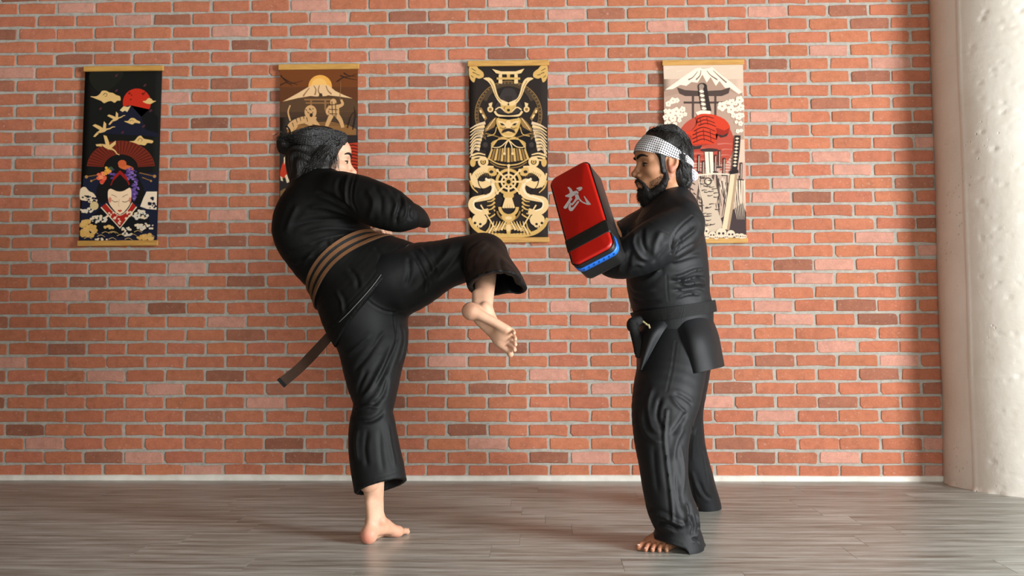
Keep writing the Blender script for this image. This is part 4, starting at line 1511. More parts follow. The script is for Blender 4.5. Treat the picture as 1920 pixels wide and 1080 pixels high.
for pts in ([(1206, 603, 3.652), (1210, 606, 3.650)], [(1211, 607, 3.649), (1215, 610, 3.648)], [(1216, 609, 3.647), (1220, 620, 3.645)]):
    t = Sdf(); t.itube([pts[0] + (2.0, .003), pts[1] + (1.6, .003)], k=0.002)
    mesh_obj('belt_embroidery', t.mesh(0.0012), M['gold_tag'], beltB)

# ---- body
ya = math.radians(180 + 11)
HB = frame(P(1244, 304.5, 3.785), (math.cos(ya), math.sin(ya), -0.05), (0.04, 0.0, 1.0), 1.10)
hb = head_sdf(1.03, 0.030, 0.004)
Vh, Qh = hb.mesh(0.0024)
bvHB = bvh_of(Vh, Qh)
VhL = Vh.copy()
Vh = xform(Vh, HB)
bB = Sdf()
bB.itube([(1266, 600, 3.80, 54, .12), (1252, 520, 3.79, 62, .135), (1252, 450, 3.79, 55, .145), (1260, 400, 3.79, 38, .13), (1264, 376, 3.79, 26, .07), (1258, 352, 3.785, 22, .05)], k=0.02)
bB.itube([(1282, 418, 3.64, 27, .05), (1230, 457, 3.58, 26, .046), (1178, 488, 3.60, 20, .038)], k=0.02)
bB.itube([(1238, 402, 3.95, 24, .048), (1190, 426, 3.91, 21, .043), (1150, 442, 3.82, 15, .036)], k=0.02)
bB.itube([n[:3] + (n[3] * 0.62, n[4] * 0.62) for n in near[:10]], k=0.02)
bB.itube([n[:3] + (n[3] * 0.62, n[4] * 0.62) for n in farl[:8]] + [(1318, 935, 4.275, 15, .04)], k=0.02)
Vb, Qb = bB.mesh(0.008)
# near (left) foot, toes to the left and towards the camera
toeB, heelB = PF(1216, 1034), PF(1292, 1014)
fd = unit(np.array([-0.62, -0.78, 0]))
FB1 = frame(np.append((PF(1221, 1034) - fd * 0.145)[:2], 0), fd, (0, 0, 1), 1.0)
loc = np.linalg.inv(FB1) @ np.append(P(1262, 930, 3.535), 1)
fb1 = foot_sdf(-1, splay=1.15, shin=(tuple(loc[:3]), 0.05))
V1, Q1 = fb1.mesh(0.0024)
V1 = xform(V1, FB1)
# far (right) foot under the hem
c2 = PF(1320, 950)
FB2 = frame(np.array([c2[0] - .005, c2[1] + .012, 0]), (-0.55, -0.83, 0), (0, 0, 1), 0.86)
fb2 = foot_sdf(1, shin=((0.0, 0, 0.17), 0.034))
# hands gripping the handles at the back of the pad are placed with the pad below
PADC = []

# ------------------------------------------------------------------ kicking pad
TL, TR, BR, BL_ = P(1028, 340, 3.735), P(1103, 297, 3.685), P(1150, 462, 3.425), P(1076, 501, 3.475)
pc = (TL + TR + BR + BL_) / 4
ph = unit((BL_ + BR) / 2 - (TL + TR) / 2)                 # down the pad
pw = (TR + BR) / 2 - (TL + BL_) / 2
pw = unit(pw - ph * np.dot(pw, ph))                       # across the pad
pn = np.cross(ph, pw)                                     # out of the face?
if pn[0] > 0: pn = -pn
HH, HW = np.linalg.norm((BL_ + BR) / 2 - (TL + TR) / 2) / 2, np.linalg.norm((TR + BR) / 2 - (TL + BL_) / 2) / 2
TH_P = 0.108
PM = np.eye(4); PM[:3, 0], PM[:3, 1], PM[:3, 2], PM[:3, 3] = pw, -ph, np.cross(pw, -ph), pc
if np.dot(PM[:3, 2], pn) < 0:
    PM[:3, 2] *= -1
print('PAD half', HW, HH, pn)


def rrect(hw, hh, r, n=6):
    pts = []
    for cx, cy, a0 in ((hw - r, hh - r, 0), (-hw + r, hh - r, 90), (-hw + r, -hh + r, 180), (hw - r, -hh + r, 270)):
        for t in range(n + 1):
            a = math.radians(a0 + 90 * t / n)
            pts.append((cx + r * math.cos(a), cy + r * math.sin(a)))
    return pts


def rr_slab(hw, hh, r, z0, z1, ez, n=6):
    """rounded slab, soft edges; closed mesh as quads (fan caps)"""
    levels = []
    steps = [(z0, ez), (z0 + ez * 0.3, ez * 0.3), (z0 + ez, 0), (z1 - ez, 0), (z1 - ez * 0.3, ez * 0.3), (z1, ez)]
    for z, ins in steps:
        levels.append([(x, y, z) for x, y in rrect(hw - ins, hh - ins, max(r - ins, 0.004), n)])
    m = len(levels[0]); V = [p for l in levels for p in l]; Q = []
    for i in range(len(levels) - 1):
        for j in range(m):
            Q.append((i * m + j, i * m + (j + 1) % m, (i + 1) * m + (j + 1) % m, (i + 1) * m + j))
    V.append((0, 0, z0)); V.append((0, 0, z1))
    for j in range(m):
        Q.append((len(V) - 2, (j + 1) % m, j, j)); b = (len(levels) - 1) * m
        Q.append((len(V) - 1, b + j, b + (j + 1) % m, b + (j + 1) % m))
    return np.array(V), np.array(Q)


def tri_mesh(name, V, Q, mats, parent, Mx, smooth=True):
    V = xform(V, Mx)
    F = []
    for q in Q:
        t = []
        for i in q:
            if int(i) not in t: t.append(int(i))
        F.append(t)
    me = pymesh(name, V, F, smooth)
    bm = bmesh.new(); bm.from_mesh(me); bmesh.ops.recalc_face_normals(bm, faces=bm.faces[:]); bm.to_mesh(me); bm.free()
    if smooth:
        me.polygons.foreach_set('use_smooth', [True] * len(me.polygons))
    return link(name, me, mats, parent)


def vinyl(name, col, rough=0.38):
    n = NT(name, col, rough, 0.5)
    n.bump(n.noise(n.pos(), 420, 3), 0.08, 0.002)
    return n.m


M['pad_red'] = vinyl('red_vinyl', srgb(176, 22, 12), 0.36)
M['pad_black'] = vinyl('black_vinyl', (0.012, 0.012, 0.012, 1), 0.40)
M['pad_band'] = vinyl('black_band_vinyl', (0.009, 0.009, 0.008, 1), 0.45)
M['pad_white'] = plain('silver_print', srgb(196, 186, 184), 0.45)
M['pad_blue'] = vinyl('blue_strip', srgb(38, 112, 214), 0.4)
M['pad_blue_dark'] = plain('blue_strip_print', srgb(18, 58, 130), 0.4)

pad = empty('kicking_pad', tuple(pc), 'red and black rectangular kicking pad with a silver brush-written character', 'kicking pad')
# body with crumpled vinyl sides
V, Q = rr_slab(HW, HH, 0.030, -TH_P, -0.004, 0.010, 8)
tri_mesh('padding', V, Q, M['pad_black'], pad, PM)
V, Q = rr_slab(HW - 0.003, HH - 0.003, 0.028, -0.012, 0.006, 0.008, 8)
tri_mesh('strike_face', V, Q, M['pad_red'], pad, PM)['label'] = 'red vinyl strike face'
# piping along the edge
loop = [(x, y, -0.006) for x, y in rrect(HW + 0.0005, HH + 0.0005, 0.030, 8)]
loop.append(loop[0])
v, q = strand_geo(np.array(loop), 0.0024, 0.0024, 6)
mesh_obj('piping', (xform(v, PM), q), M['pad_black'], pad)
# black band across the face, wrapping round the sides
yb0, yb1 = -HH * 0.70, -HH * 0.44
V, Q = rr_slab(HW + 0.0016, (yb1 - yb0) / 2, 0.004, -TH_P + 0.004, 0.0078, 0.003, 2)
V[:, 1] += (yb0 + yb1) / 2
tri_mesh('cross_band', V, Q, M['pad_band'], pad, PM)
# blue strip running round the lower edge
ptsb = []
for x, y in rrect(HW + 0.0012, HH + 0.0012, 0.030, 8):
    ptsb.append((x, y))
loopb = [p for p in ptsb if p[1] < -HH * 0.70]
loopb.sort(key=lambda p: math.atan2(p[1] + HH * 0.70, p[0]))
cw = sorted(loopb, key=lambda p: (math.atan2(p[1] + HH * 0.6, p[0])))
strip = [(-HW - 0.0012, -HH * 0.71)] + cw + [(HW + 0.0012, -HH * 0.71)]
strip = np.array(strip)
Ab = np.array([[(x, y, z) for x, y in strip] for z in (-0.045, -0.032, -0.024)])
V, Q = solid_sheet(Ab, 0.0025)
bs = tri_mesh('blue_strip', V, Q, M['pad_blue'], pad, PM)
bs['label'] = 'blue strip with small dark print'
# small dark print on the strip
for i in range(7):
    x = -HW * 0.72 + i * HW * 0.24
    V, Q = solid_sheet(np.array([[(x, -HH - 0.0030, -0.039), (x + 0.004, -HH - 0.0030, -0.039)], [(x + 0.003, -HH - 0.0030, -0.030), (x + 0.008, -HH - 0.0030, -0.030)]]), 0.0006)
    tri_mesh('strip_print', V, Q, M['pad_blue_dark'], bs, PM, False)
# handles on the back
for x in (-0.035, 0.035):
    pts = catmull(np.array([(x, -0.07, -TH_P), (x, -0.055, -TH_P - 0.035), (x, 0.0, -TH_P - 0.045), (x, 0.055, -TH_P - 0.035), (x, 0.07, -TH_P)]), 5)
    v, q = strand_geo(pts, 0.010, 0.010, 8)
    mesh_obj('handle', (xform(v, PM), q), M['pad_black'], pad)

# silver brush character on the face (outline in zoomed photo pixels: crop [1020,290,1200,510] x4.911)
def face_uv(cx, cy):
    px, py = 1020 + cx / 4.911, 290 + cy / 4.911
    d = ray_dir(px, py)
    n = PM[:3, 2]; o = pc + n * 0.0066
    t = np.dot(o - CAM, n) / np.dot(d, n)
    p = CAM + d * t
    q = np.linalg.inv(PM) @ np.append(p, 1)
    return q[0], q[1]


def flat_poly(pts2, z, Mx, name, mat, parent):
    bm = bmesh.new()
    vs_ = [bm.verts.new((x, y, z)) for x, y in pts2]
    f = bm.faces.new(vs_)
    bmesh.ops.triangulate(bm, faces=[f])
    bm.normal_update()
    if sum(fc.normal.z * fc.calc_area() for fc in bm.faces) < 0:
        bmesh.ops.reverse_faces(bm, faces=bm.faces[:])
    bm.transform(Matrix(Mx.tolist()))
    me = bpy.data.meshes.new(name); bm.to_mesh(me); bm.free()
    return link(name, me, mat, parent)


GLYPH = [
    [(214, 300), (232, 298), (250, 312), (268, 340), (300, 330), (318, 345), (318, 358), (285, 372), (262, 384), (252, 398), (262, 408), (246, 430), (222, 470), (212, 492), (190, 500), (178, 484), (200, 455), (224, 420), (236, 395), (215, 390), (196, 386), (196, 376), (222, 364), (238, 352), (232, 325)],
    [(282, 365), (300, 352), (318, 372), (330, 405), (356, 432), (392, 446), (366, 385), (372, 380), (396, 412), (430, 452), (430, 462), (400, 462), (362, 448), (335, 432), (318, 412), (302, 420), (280, 448), (262, 468), (255, 466), (254, 452), (276, 425), (290, 400)],
    [(232, 462), (244, 440), (256, 448), (246, 475), (252, 490), (272, 478), (312, 425), (326, 432), (300, 468), (276, 500), (262, 518), (240, 520), (226, 502), (224, 482)],
    [(298, 308), (330, 296), (350, 298), (354, 312), (340, 328), (322, 336), (312, 328), (322, 318), (302, 320)],
]
em = empty  # (kept short)
gl_parts = []
for gp in GLYPH:
    gl_parts.append(flat_poly([face_uv(*p) for p in gp], 0.0066, PM, 'brush_character', M['pad_white'], pad))

# ---- the holder's hands on the handles, forearms along the back of the pad
parts_extra = []
for x, el, sd in ((0.035, P(1174, 489, 3.625), 1), (-0.035, P(1158, 438, 3.84), -1)):
    grip = xform(np.array([[x, 0.0, -TH_P - 0.045]]), PM)[0]
    d = unit(grip - el)
    wrist = grip - d * 0.075
    a = Sdf()
    a.cap([el, (el + wrist) / 2, wrist], [0.036, 0.033, 0.026], k=0.01, sub=2)
    parts_extra.append(a.mesh(0.006))
    hm = frame(wrist + d * 0.01, d, -PM[:3, 2] * -1.0, 0.95)
    Vx, Qx = hand_sdf(sd, 0.9).mesh(0.003)
    parts_extra.append((xform(Vx, hm), Qx))
    # sleeve over the forearm
    sl = Sdf()
    sl.cap([el, el + (wrist - el) * 0.4, el + (wrist - el) * 1.0], [0.046, 0.046, 0.045], k=0.01, sub=2)
    sl.cap([el + (wrist - el) * 0.5, el + (wrist - el) * 1.5], [0.038, 0.038], op='s', k=0.004)
    sl.plane_cut(el + (wrist - el) * 1.08, d, 0.12)
    Vx, Qx = sl.mesh(0.005)
    mesh_obj('sleeve', (Vx, Qx), M['gi_satin'], rootB)
Vf2, Qf2 = fb2.mesh(0.004)
bodyB_o = body_mesh('body', [(Vb, Qb), (Vh, Qh), (V1, Q1), (xform(Vf2, FB2), Qf2)] + parts_extra, M['skin_tan'], rootB,
                    lambda V: blobs(V, [(P(1257, 316, 3.70), .026, .55), (toeB + (0, 0, .01), .05, .35), (P(1191, 345, 3.72), .014, .5)]))
for v, q in toe_nails(-1, FB1, 1.15):
    mesh_obj('toe_nail', (v, q), M['nail'], bodyB_o)
eye_parts(HB, rootB, bvHB, -0.002)

# ---- hair, beard
sB = Sdf()
sB.ell((-0.004, 0, 0.036), (0.088, 0.084, 0.090), k=0.02)
sB.ell((-0.040, 0, -0.004), (0.052, 0.074, 0.070), k=0.03)
for y in (-1, 1):
    sB.cap([(-0.036, y * 0.034, -0.03), (-0.052, y * 0.036, -0.07), (-0.056, y * 0.032, -0.098)], [0.040, 0.033, 0.016], k=0.025)
sB.cap([(-0.030, 0.02, 0.098), (-0.060, 0.02, 0.060), (-0.066, 0.02, 0.0)], [0.026, 0.030, 0.026], k=0.02)
sB.ell((-0.004, 0.0, 0.128), (0.012, 0.05, 0.012), op='s', k=0.02)
for y in (-1, 1):
    sB.cap([(0.034, y * 0.068, 0.030), (0.028, y * 0.0715, -0.005), (0.024, y * 0.0690, -0.040)], [0.012, 0.0085, 0.0070], k=0.012, sub=2)
sB.ell((0.100, 0, 0.018), (0.050, 0.075, 0.062), op='s', k=0.012)
sB.ell((0.095, 0, -0.050), (0.078, 0.066, 0.075), op='s', k=0.012)
for y in (-1, 1):
    sB.ell((-0.008, y * 0.085, -0.012), (0.026, 0.030, 0.036), op='s', k=0.008)
VsB, QsB = sB.mesh(0.0034)
VsB = VsB + vnormals(VsB, QsB) * (0.0018 * np.sin(VsB @ np.array([60, 170, 60]) + 3 * np.sin(VsB @ np.array([60, 20, 40]))) + 0.0022 * fbm(VsB, 60, 9, 2))[:, None]
bvSB = bvh_of(VsB, QsB)
hp_ = [(xform(VsB, HB), QsB)]
r_ = np.random.default_rng(23)
for i in range(420):
    sd = 1 if r_.random() < 0.75 else -1
    a = r_.random()
    if i % 2 == 0:      # crown falling back
        p = [(0.055 - 0.05 * a, sd * 0.06 * a, 0.112), (-0.01 - .02 * a, sd * 0.075 * a, 0.125), (-0.055, sd * 0.075 * a, 0.095), (-0.085, sd * 0.07 * a, 0.04), (-0.092, sd * 0.06 * a, -0.01)]
    else:               # nape
        p = [(-0.03 - .03 * a, sd * 0.08, 0.03), (-0.045, sd * 0.078, -0.01), (-0.055, sd * 0.068, -0.05), (-0.06 + .03 * a, sd * 0.05, -0.090 - .03 * r_.random())]
    p = [on_hair(np.array(q_) + r_.normal(0, 0.006, 3), r_.uniform(0, 0.003), bvSB) for q_ in p]
    v, q = strand_geo(catmull(np.array(p), 4), r_.uniform(0.0010, 0.0026), 0.0005, 4)
    hp_.append((xform(v, HB), q))
for i in range(40):     # short hairs standing off the crown
    p0 = on_hair(np.array([r_.uniform(-0.09, 0.05), r_.normal(0, 0.03), 0.12]), 0, bvSB)
    d = unit(np.array([r_.normal(0, .5) - .3, r_.normal(0, .5), 1.0]))
    v, q = strand_geo(np.array([p0, p0 + d * 0.006, p0 + d * 0.012 + (-.004, 0, 0)]), 0.0008, 0.0003, 4)
    hp_.append((xform(v, HB), q))
hairB = mesh_obj('hair', stack(hp_), M['hair'], rootB, 'short black hair')

bd = Sdf()
for y in (-1, 1):
    bd.cap([(0.020, y * 0.066, -0.030), (0.014, y * 0.064, -0.060), (0.030, y * 0.052, -0.092), (0.058, y * 0.028, -0.116)], [0.0060, 0.0105, 0.0160, 0.0180], k=0.012, sub=3)
    bd.cap([(0.0995, y * 0.003, -0.0600), (0.0965, y * 0.016, -0.0630), (0.0860, y * 0.029, -0.0760), (0.0760, y * 0.034, -0.0960)], [0.0046, 0.0052, 0.0056, 0.0080], k=0.006, sub=3)
bd.ell((0.070, 0, -0.112), (0.030, 0.036, 0.028), k=0.016)
bd.ell((0.066, 0, -0.134), (0.024, 0.028, 0.024), k=0.016)
bd.ell((0.0885, 0, -0.0925), (0.0100, 0.013, 0.009), k=0.008)
Vbd, Qbd = bd.mesh(0.0024)
Vbd = Vbd + vnormals(Vbd, Qbd) * (0.0012 * fbm(Vbd, 260, 2, 2))[:, None]
bparts = [(xform(Vbd, HB), Qbd)]
Nb = vnormals(Vbd, Qbd)
for i in r_.choice(len(Vbd), 1500, replace=False):
    p0 = Vbd[i]; d = unit(Nb[i] * 0.55 + np.array([0.10, 0, -0.8]) + r_.normal(0, .3, 3))
    L = r_.uniform(0.004, 0.011)
    v, q = strand_geo(np.array([p0, p0 + d * L * .5, p0 + d * L + (0, 0, -.001)]), 0.0006, 0.0002, 3)
    bparts.append((xform(v, HB), q))
# stubble on the cheek
bvHd = bvh_of(VhL, Qh)
for i in range(1100):
    y = r_.choice([-1, 1]); t = r_.random() ** 1.7
    c = np.array([0.024 + 0.038 * r_.random() * 1.1, y * 0.12, -0.052 - 0.045 * r_.random()])
    h = bvHd.ray_cast(Vector(c), Vector((0, -y, 0)), 0.12)
    if h[0] is None: continue
    p0 = np.array(h[0]); nn = np.array(h[1])
    if p0[2] > -0.045 - 0.55 * (p0[0] - 0.02): continue
    d = unit(nn * 0.5 + np.array([0.1, 0, -0.8]))
    v, q = strand_geo(np.array([p0 - nn * .0005, p0 + d * 0.0022, p0 + d * 0.0045]), 0.00035, 0.00015, 3)
    bparts.append((xform(v, HB), q))
mesh_obj('beard', stack(bparts), M['beard'], rootB, 'full black beard and moustache')

# ---- headband, tied at the back of the head
_n = NT('dotted_cotton', rough=0.75, spec=0.2)
_uv = _n.n('UVMap'); _uv.uv_map = 'UVMap'
_sp = _n.n('SeparateXYZ'); _n.l(_uv.outputs[0], _sp.inputs[0])


def _math(op, a, b=None):
    m = _n.n('Math', operation=op)
    for i, v in enumerate((a, b)):
        if v is None: continue
        if isinstance(v, (int, float)): m.inputs[i].default_value = v
        else: _n.l(v, m.inputs[i])
    return m.outputs[0]


_PX = 0.0086
_ux = _math('SUBTRACT', _math('FRACT', _math('DIVIDE', _sp.outputs[0], _PX)), 0.5)
_uy = _math('SUBTRACT', _math('FRACT', _math('DIVIDE', _sp.outputs[1], _PX)), 0.5)
_dd = _math('SQRT', _math('ADD', _math('MULTIPLY', _ux, _ux), _math('MULTIPLY', _uy, _uy)))
_dot = _math('LESS_THAN', _dd, 0.30)
_n.base(_n.mix(_dot, srgb(206, 204, 204), srgb(24, 26, 44)))
_n.bump(_n.noise(_n.pos(), 90, 4), 0.2, 0.004)
M['dotted'] = _n.m
hb_c = xform(np.array([[0.0, 0, 0.022]]), HB)[0]
# combined surface of head and hair
Vc, Qc = stack([(Vh, Qh), (xform(VsB, HB), QsB)])
bvC = bvh_of(Vc, Qc)
axh = unit(HB[:3, :3] @ np.array([-0.40, 0, 0.92]))
NS, RW = 120, 9
A = wrap_band(bvC, hb_c, axh, HB[:3, 0], lambda a: 0.0095 + 0.0265 * ((1 + math.cos(a)) / 2) ** 1.15, nseg=NS, rows=RW, off=0.0035, smooth=4, tilt=lambda a: 0.010 * (1 + math.cos(a)) / 2)
for k_ in range(3, RW - 2, 2):
    A[k_] += 0.0 * A[k_]
V, Q = solid_sheet(A, 0.003, True)
me = npmesh('headband', V, Q)
ul = me.uv_layers.new(name='UVMap')
seg = np.linalg.norm(np.roll(A[RW // 2], -1, 0) - A[RW // 2], axis=1)
cu = np.concatenate([[0], np.cumsum(seg)[:-1]])
li = np.zeros(len(me.loops), np.int32); me.loops.foreach_get('vertex_index', li)
vi = li % (RW * NS)
rr_, cc_ = vi // NS, vi % NS
rowlen = np.linalg.norm(A[-1] - A[0], axis=1)
uvs = np.stack([cu[cc_], (rr_ / (RW - 1) - 0.5) * rowlen[cc_] + 0.1], -1).astype(np.float32)
# loops that cross the seam
pl = li.reshape(-1, 4) if len(li) == len(me.polygons) * 4 else None
if pl is not None:
    c4 = cc_.reshape(-1, 4)
    seam = (c4.max(1) - c4.min(1)) > NS // 2
    u4 = uvs[:, 0].reshape(-1, 4)
    u4[seam] = np.where(c4[seam] < NS // 2, u4[seam] + cu[-1] + seg[-1], u4[seam])
    uvs[:, 0] = u4.ravel()
ul.data.foreach_set('uv', uvs.ravel())
hbo = link('headband', me, M['dotted'], rootB)
hbo['label'] = 'white headband with small dark dots tied behind the head'
M['dotted_knot'] = NT('dotted_cotton_knot', rough=0.75, spec=0.2)
_k = M['dotted_knot']
_v = _k.n('TexVoronoi'); _v.inputs['Scale'].default_value = 150; _k.l(_k.pos(), _v.inputs['Vector'])
_k.base(_k.ramp(_v.outputs['Distance'], [(0.22, srgb(60, 64, 96)), (0.32, srgb(214, 214, 220))]))
M['dotted_knot'] = _k.m
kb = Sdf()
kb.ell(P(1293, 323, 3.785), (0.015, 0.018, 0.017), k=0.006)
kb.itube([(1293, 320, 3.775, 6, .008), (1300, 328, 3.765, 9, .008), (1304, 336, 3.76, 6, .005)], k=0.006)
kb.itube([(1292, 322, 3.79, 5, .008), (1294, 331, 3.775, 7, .007), (1296, 341, 3.77, 4, .004)], k=0.006)
kb.itube([(1294, 318, 3.80, 5, .008), (1290, 312, 3.80, 6, .008)], k=0.006)
Vk, Qk = kb.mesh(0.0022)
Vk = Vk + vnormals(Vk, Qk) * (0.0016 * fbm(Vk, 160, 31, 2))[:, None]
mesh_obj('knot', (Vk, Qk), M['dotted_knot'], hbo)

# ------------------------------------------------------------------ hanging scrolls (flat prints on cloth between two wooden rods)
PRINT_MATS = {}


def pmat(c):
    key = tuple(int(v) for v in c)
    if key not in PRINT_MATS:
        PRINT_MATS[key] = plain('print_ink_%02x%02x%02x' % key, srgb(*key), 0.85, 0.15)
    return PRINT_MATS[key]


_n = NT('scroll_rod_wood', rough=0.45, spec=0.4)
_n.base(_n.ramp(_n.noise(_n.pos((2, 1, 30)), 6, 4), [(0.3, srgb(178, 128, 58)), (0.7, srgb(206, 158, 84))]))
M['rod'] = _n.m
Y_SC = WALL_Y - 0.026


class Scroll:
    def __init__(self, ox, oy, corners, rod_top, rod_bot, bg, label):
        self.ox, self.oy = ox, oy
        self.lay = 0
        self.polys = []
        self.corners = corners
        self.rng = np.random.default_rng(int(ox))
        tl, tr, br, bl = [self.pt(*c) for c in corners]
        cen = (tl + tr + br + bl) / 4
        self.root = empty('hanging_scroll', tuple(cen), label, 'hanging scroll', 'hanging scrolls on the brick wall')
        # cloth: gently waved sheet
        n, m = 24, 10
        G = np.zeros((n + 1, m + 1, 3))
        for i in range(n + 1):
            for j in range(m + 1):
                a, b = i / n, j / m
                p = (tl * (1 - b) + tr * b) * (1 - a) + (bl * (1 - b) + br * b) * a
                G[i, j] = p + np.array([0, 0.003, 0])
        V, Q = solid_sheet(G, 0.0012)
        me = npmesh('cloth_sheet', V, Q, False)
        self.sheet = link('cloth_sheet', me, pmat(bg), self.root)
        for nm, (x0, y0, x1, y1) in (('top_rod', rod_top), ('bottom_rod', rod_bot)):
            a, b = self.pt(x0, y0), self.pt(x1, y1)
            ax_l, ax_r = min(a[0], b[0]), max(a[0], b[0])
            z0, z1 = min(a[2], b[2]), max(a[2], b[2])
            me = bevel_box(nm, ax_l, ax_r, Y_SC - 0.007, Y_SC + 0.010, z0, z1, 0.003, 3)
            link(nm, me, M['rod'], self.root)

    def pt(self, x, y):
        return P(self.ox + x / 3.0, self.oy + y / 3.0, Y_SC)

    def poly(self, col, pts, sm=0):
        pts = np.array(pts, float)
        if sm:
            q = np.vstack([pts[-1:], pts, pts[:2]])
            pts = catmull(q, sm)[sm:-sm - 1]
        self.lay += 1
        self.polys.append((col, pts, self.lay))

    def ell(self, col, cx, cy, rx, ry=None, n=22, rot=0, a0=0, a1=360):
        ry = rx if ry is None else ry
        a = np.radians(np.linspace(a0, a1, n, endpoint=(a1 - a0) < 360))
        x, y = rx * np.cos(a), -ry * np.sin(a)
        c, s = math.cos(rot), math.sin(rot)
        self.poly(col, np.stack([cx + c * x - s * y, cy + s * x + c * y], 1))

    def ring(self, col, cx, cy, r0, r1, n=40, a0=0, a1=360, sy=1.0):
        a = np.radians(np.linspace(a0, a1, n + 1))
        o = np.stack([cx + r1 * np.cos(a), cy - sy * r1 * np.sin(a)], 1); i = np.stack([cx + r0 * np.cos(a), cy - sy * r0 * np.sin(a)], 1)
        self.lay += 1
        for k in range(n):
            self.polys.append((col, np.array([o[k], o[k + 1], i[k + 1], i[k]]), self.lay))

    def stroke(self, col, pts, w0, w1=None, sub=5):
        w1 = w0 if w1 is None else w1
        p = catmull(np.array(pts, float), sub)
        t = np.gradient(p, axis=0); t /= np.linalg.norm(t, axis=1, keepdims=True) + 1e-9
        nrm = np.stack([-t[:, 1], t[:, 0]], 1)
        w = np.linspace(w0, w1, len(p))[:, None] / 2
        a, b = p + nrm * w, p - nrm * w
        self.lay += 1
        l_end = self.lay + 0.3 * len(p)
        for k in range(len(p) - 1):
            self.polys.append((col, np.array([a[k], a[k + 1], b[k + 1], b[k]]), self.lay + 0.3 * k))
        self.lay = l_end

    def foam(self, cols, cx, cy, rx, ry, n, r0, r1):
        self.lay += 1
        for k in range(n):
            a, q = self.rng.uniform(0, 6.28), math.sqrt(self.rng.random())
            x, y, r = cx + rx * q * math.cos(a), cy + ry * q * math.sin(a), self.rng.uniform(r0, r1)
            (ax, ay), (bx, by), (cx_, cy_), (dx, dy) = self.corners
            t = (y - ay) / (dy - ay)
            if x - r < ax + (dx - ax) * t + 1 or x + r > bx + (cx_ - bx) * t - 1 or y + r > dy - 8:
                continue
            self.ell(cols[k % len(cols)], x, y, r, r * self.rng.uniform(0.6, 1.0), 7)
            self.lay -= 0.6
        self.lay += 1

    def mirror(self, cx, fn):
        n0 = len(self.polys)
        fn()
        new = [(c, np.stack([2 * cx - p[:, 0], p[:, 1]], 1), l) for c, p, l in self.polys[n0:]]
        self.polys += new

    def done(self):
        mats, idx = [], {}
        bm = bmesh.new()
        for col, pts, lay in self.polys:
            m = pmat(col)
            if m.name not in idx:
                idx[m.name] = len(mats); mats.append(m)
            dy = -0.000014 * lay
            try:
                vs_ = [bm.verts.new(Vector(self.pt(x, y) + np.array([0, dy, 0]))) for x, y in pts]
                f = bm.faces.new(vs_)
            except ValueError:
                continue
            f.material_index = idx[m.name]
        bm.faces.ensure_lookup_table()
        bmesh.ops.triangulate(bm, faces=[f for f in bm.faces if len(f.verts) > 4])
        bm.normal_update()
        bmesh.ops.reverse_faces(bm, faces=[f for f in bm.faces if f.normal.y > 0])
        me = bpy.data.meshes.new('printed_picture'); bm.to_mesh(me); bm.free()
        for m in mats: me.materials.append(m)
        o = link('printed_picture', me, [], self.sheet)
        return self.root


# ---------------- 1: night scene with red sun and a portrait with fan
GD, CR_, BK, NV = (222, 182, 116), (232, 208, 172), (22, 21, 20), (28, 31, 50)
s = Scroll(130, 110, [(88, 60), (521, 60), (491, 1035), (52, 1035)], (82, 44, 530, 68), (47, 1024, 499, 1052), (22, 22, 19), 'black hanging scroll with red sun, white cranes and a pale face, farthest from the column')


def crane(cx, cy, k, rot, dive=False):
    c, d = math.cos(rot), math.sin(rot)

    def tr(pts):
        return [(cx + k * (c * x - d * y), cy + k * (d * x + c * y)) for x, y in pts]
    s.poly(GD, tr([(-34, 4), (-8, -8), (14, -6), (22, 0), (6, 8), (-14, 9)]))
    s.poly(GD, tr([(-14, -4), (-44, -34), (-30, -38), (-6, -20), (6, -4)]))
    s.poly(GD, tr([(-2, -4), (14, -42), (22, -28), (14, -2)]))
    s.poly(GD, tr([(-34, 4), (-52, 18), (-44, 22), (-22, 10)]))
    s.stroke(GD, tr([(16, -2), (34, -2), (48, 4 if dive else -6), (60, 2 if dive else -4)]), 7 * k, 3 * k)


s.poly((30, 30, 22), [(130, 70), (300, 70), (260, 150), (180, 190), (120, 140)], 4)
s.poly(NV, [(80, 660), (500, 640), (491, 1028), (54, 1028)])
s.ell((196, 46, 26), 380, 247, 79, 79, 40)
for x, y, r in ((338, 195, 8), (415, 198, 9), (345, 230, 6), (350, 205, 5), (425, 190, 5)):
    s.ell((120, 26, 18), x, y, r, r * .8, 8)
s.poly((26, 28, 44), [(180, 420), (250, 330), (318, 266), (346, 262), (406, 328), (450, 285), (500, 345), (498, 440)])
s.poly((20, 20, 20), [(405, 328), (455, 280), (480, 310), (500, 330), (500, 420), (430, 400)])
s.poly(GD, [(118, 212), (150, 212), (172, 198), (183, 182), (205, 180), (225, 190), (245, 193), (265, 205), (285, 212), (288, 235), (270, 236), (255, 248), (235, 238), (215, 242), (195, 250), (180, 238), (160, 230), (140, 222)], 3)
s.stroke((60, 48, 30), [(190, 205), (200, 195), (212, 200), (208, 212), (198, 210)], 4, 2)
s.poly(GD, [(412, 240), (430, 236), (445, 222), (462, 226), (470, 236), (488, 238), (470, 248), (455, 255), (430, 251)], 3)
s.poly(GD, [(308, 352), (330, 350), (345, 335), (365, 335), (380, 346), (398, 355), (395, 364), (370, 361), (355, 370), (335, 364)], 3)
s.stroke((60, 48, 30), [(340, 352), (352, 345), (362, 352)], 3, 2)
s.poly(GD, [(338, 465), (365, 462), (385, 440), (402, 433), (420, 450), (445, 455), (472, 462), (465, 476), (440, 474), (425, 488), (400, 484), (375, 486), (355, 475)], 3)
s.stroke((60, 48, 30), [(385, 462), (396, 448), (410, 456), (405, 466)], 3, 2)
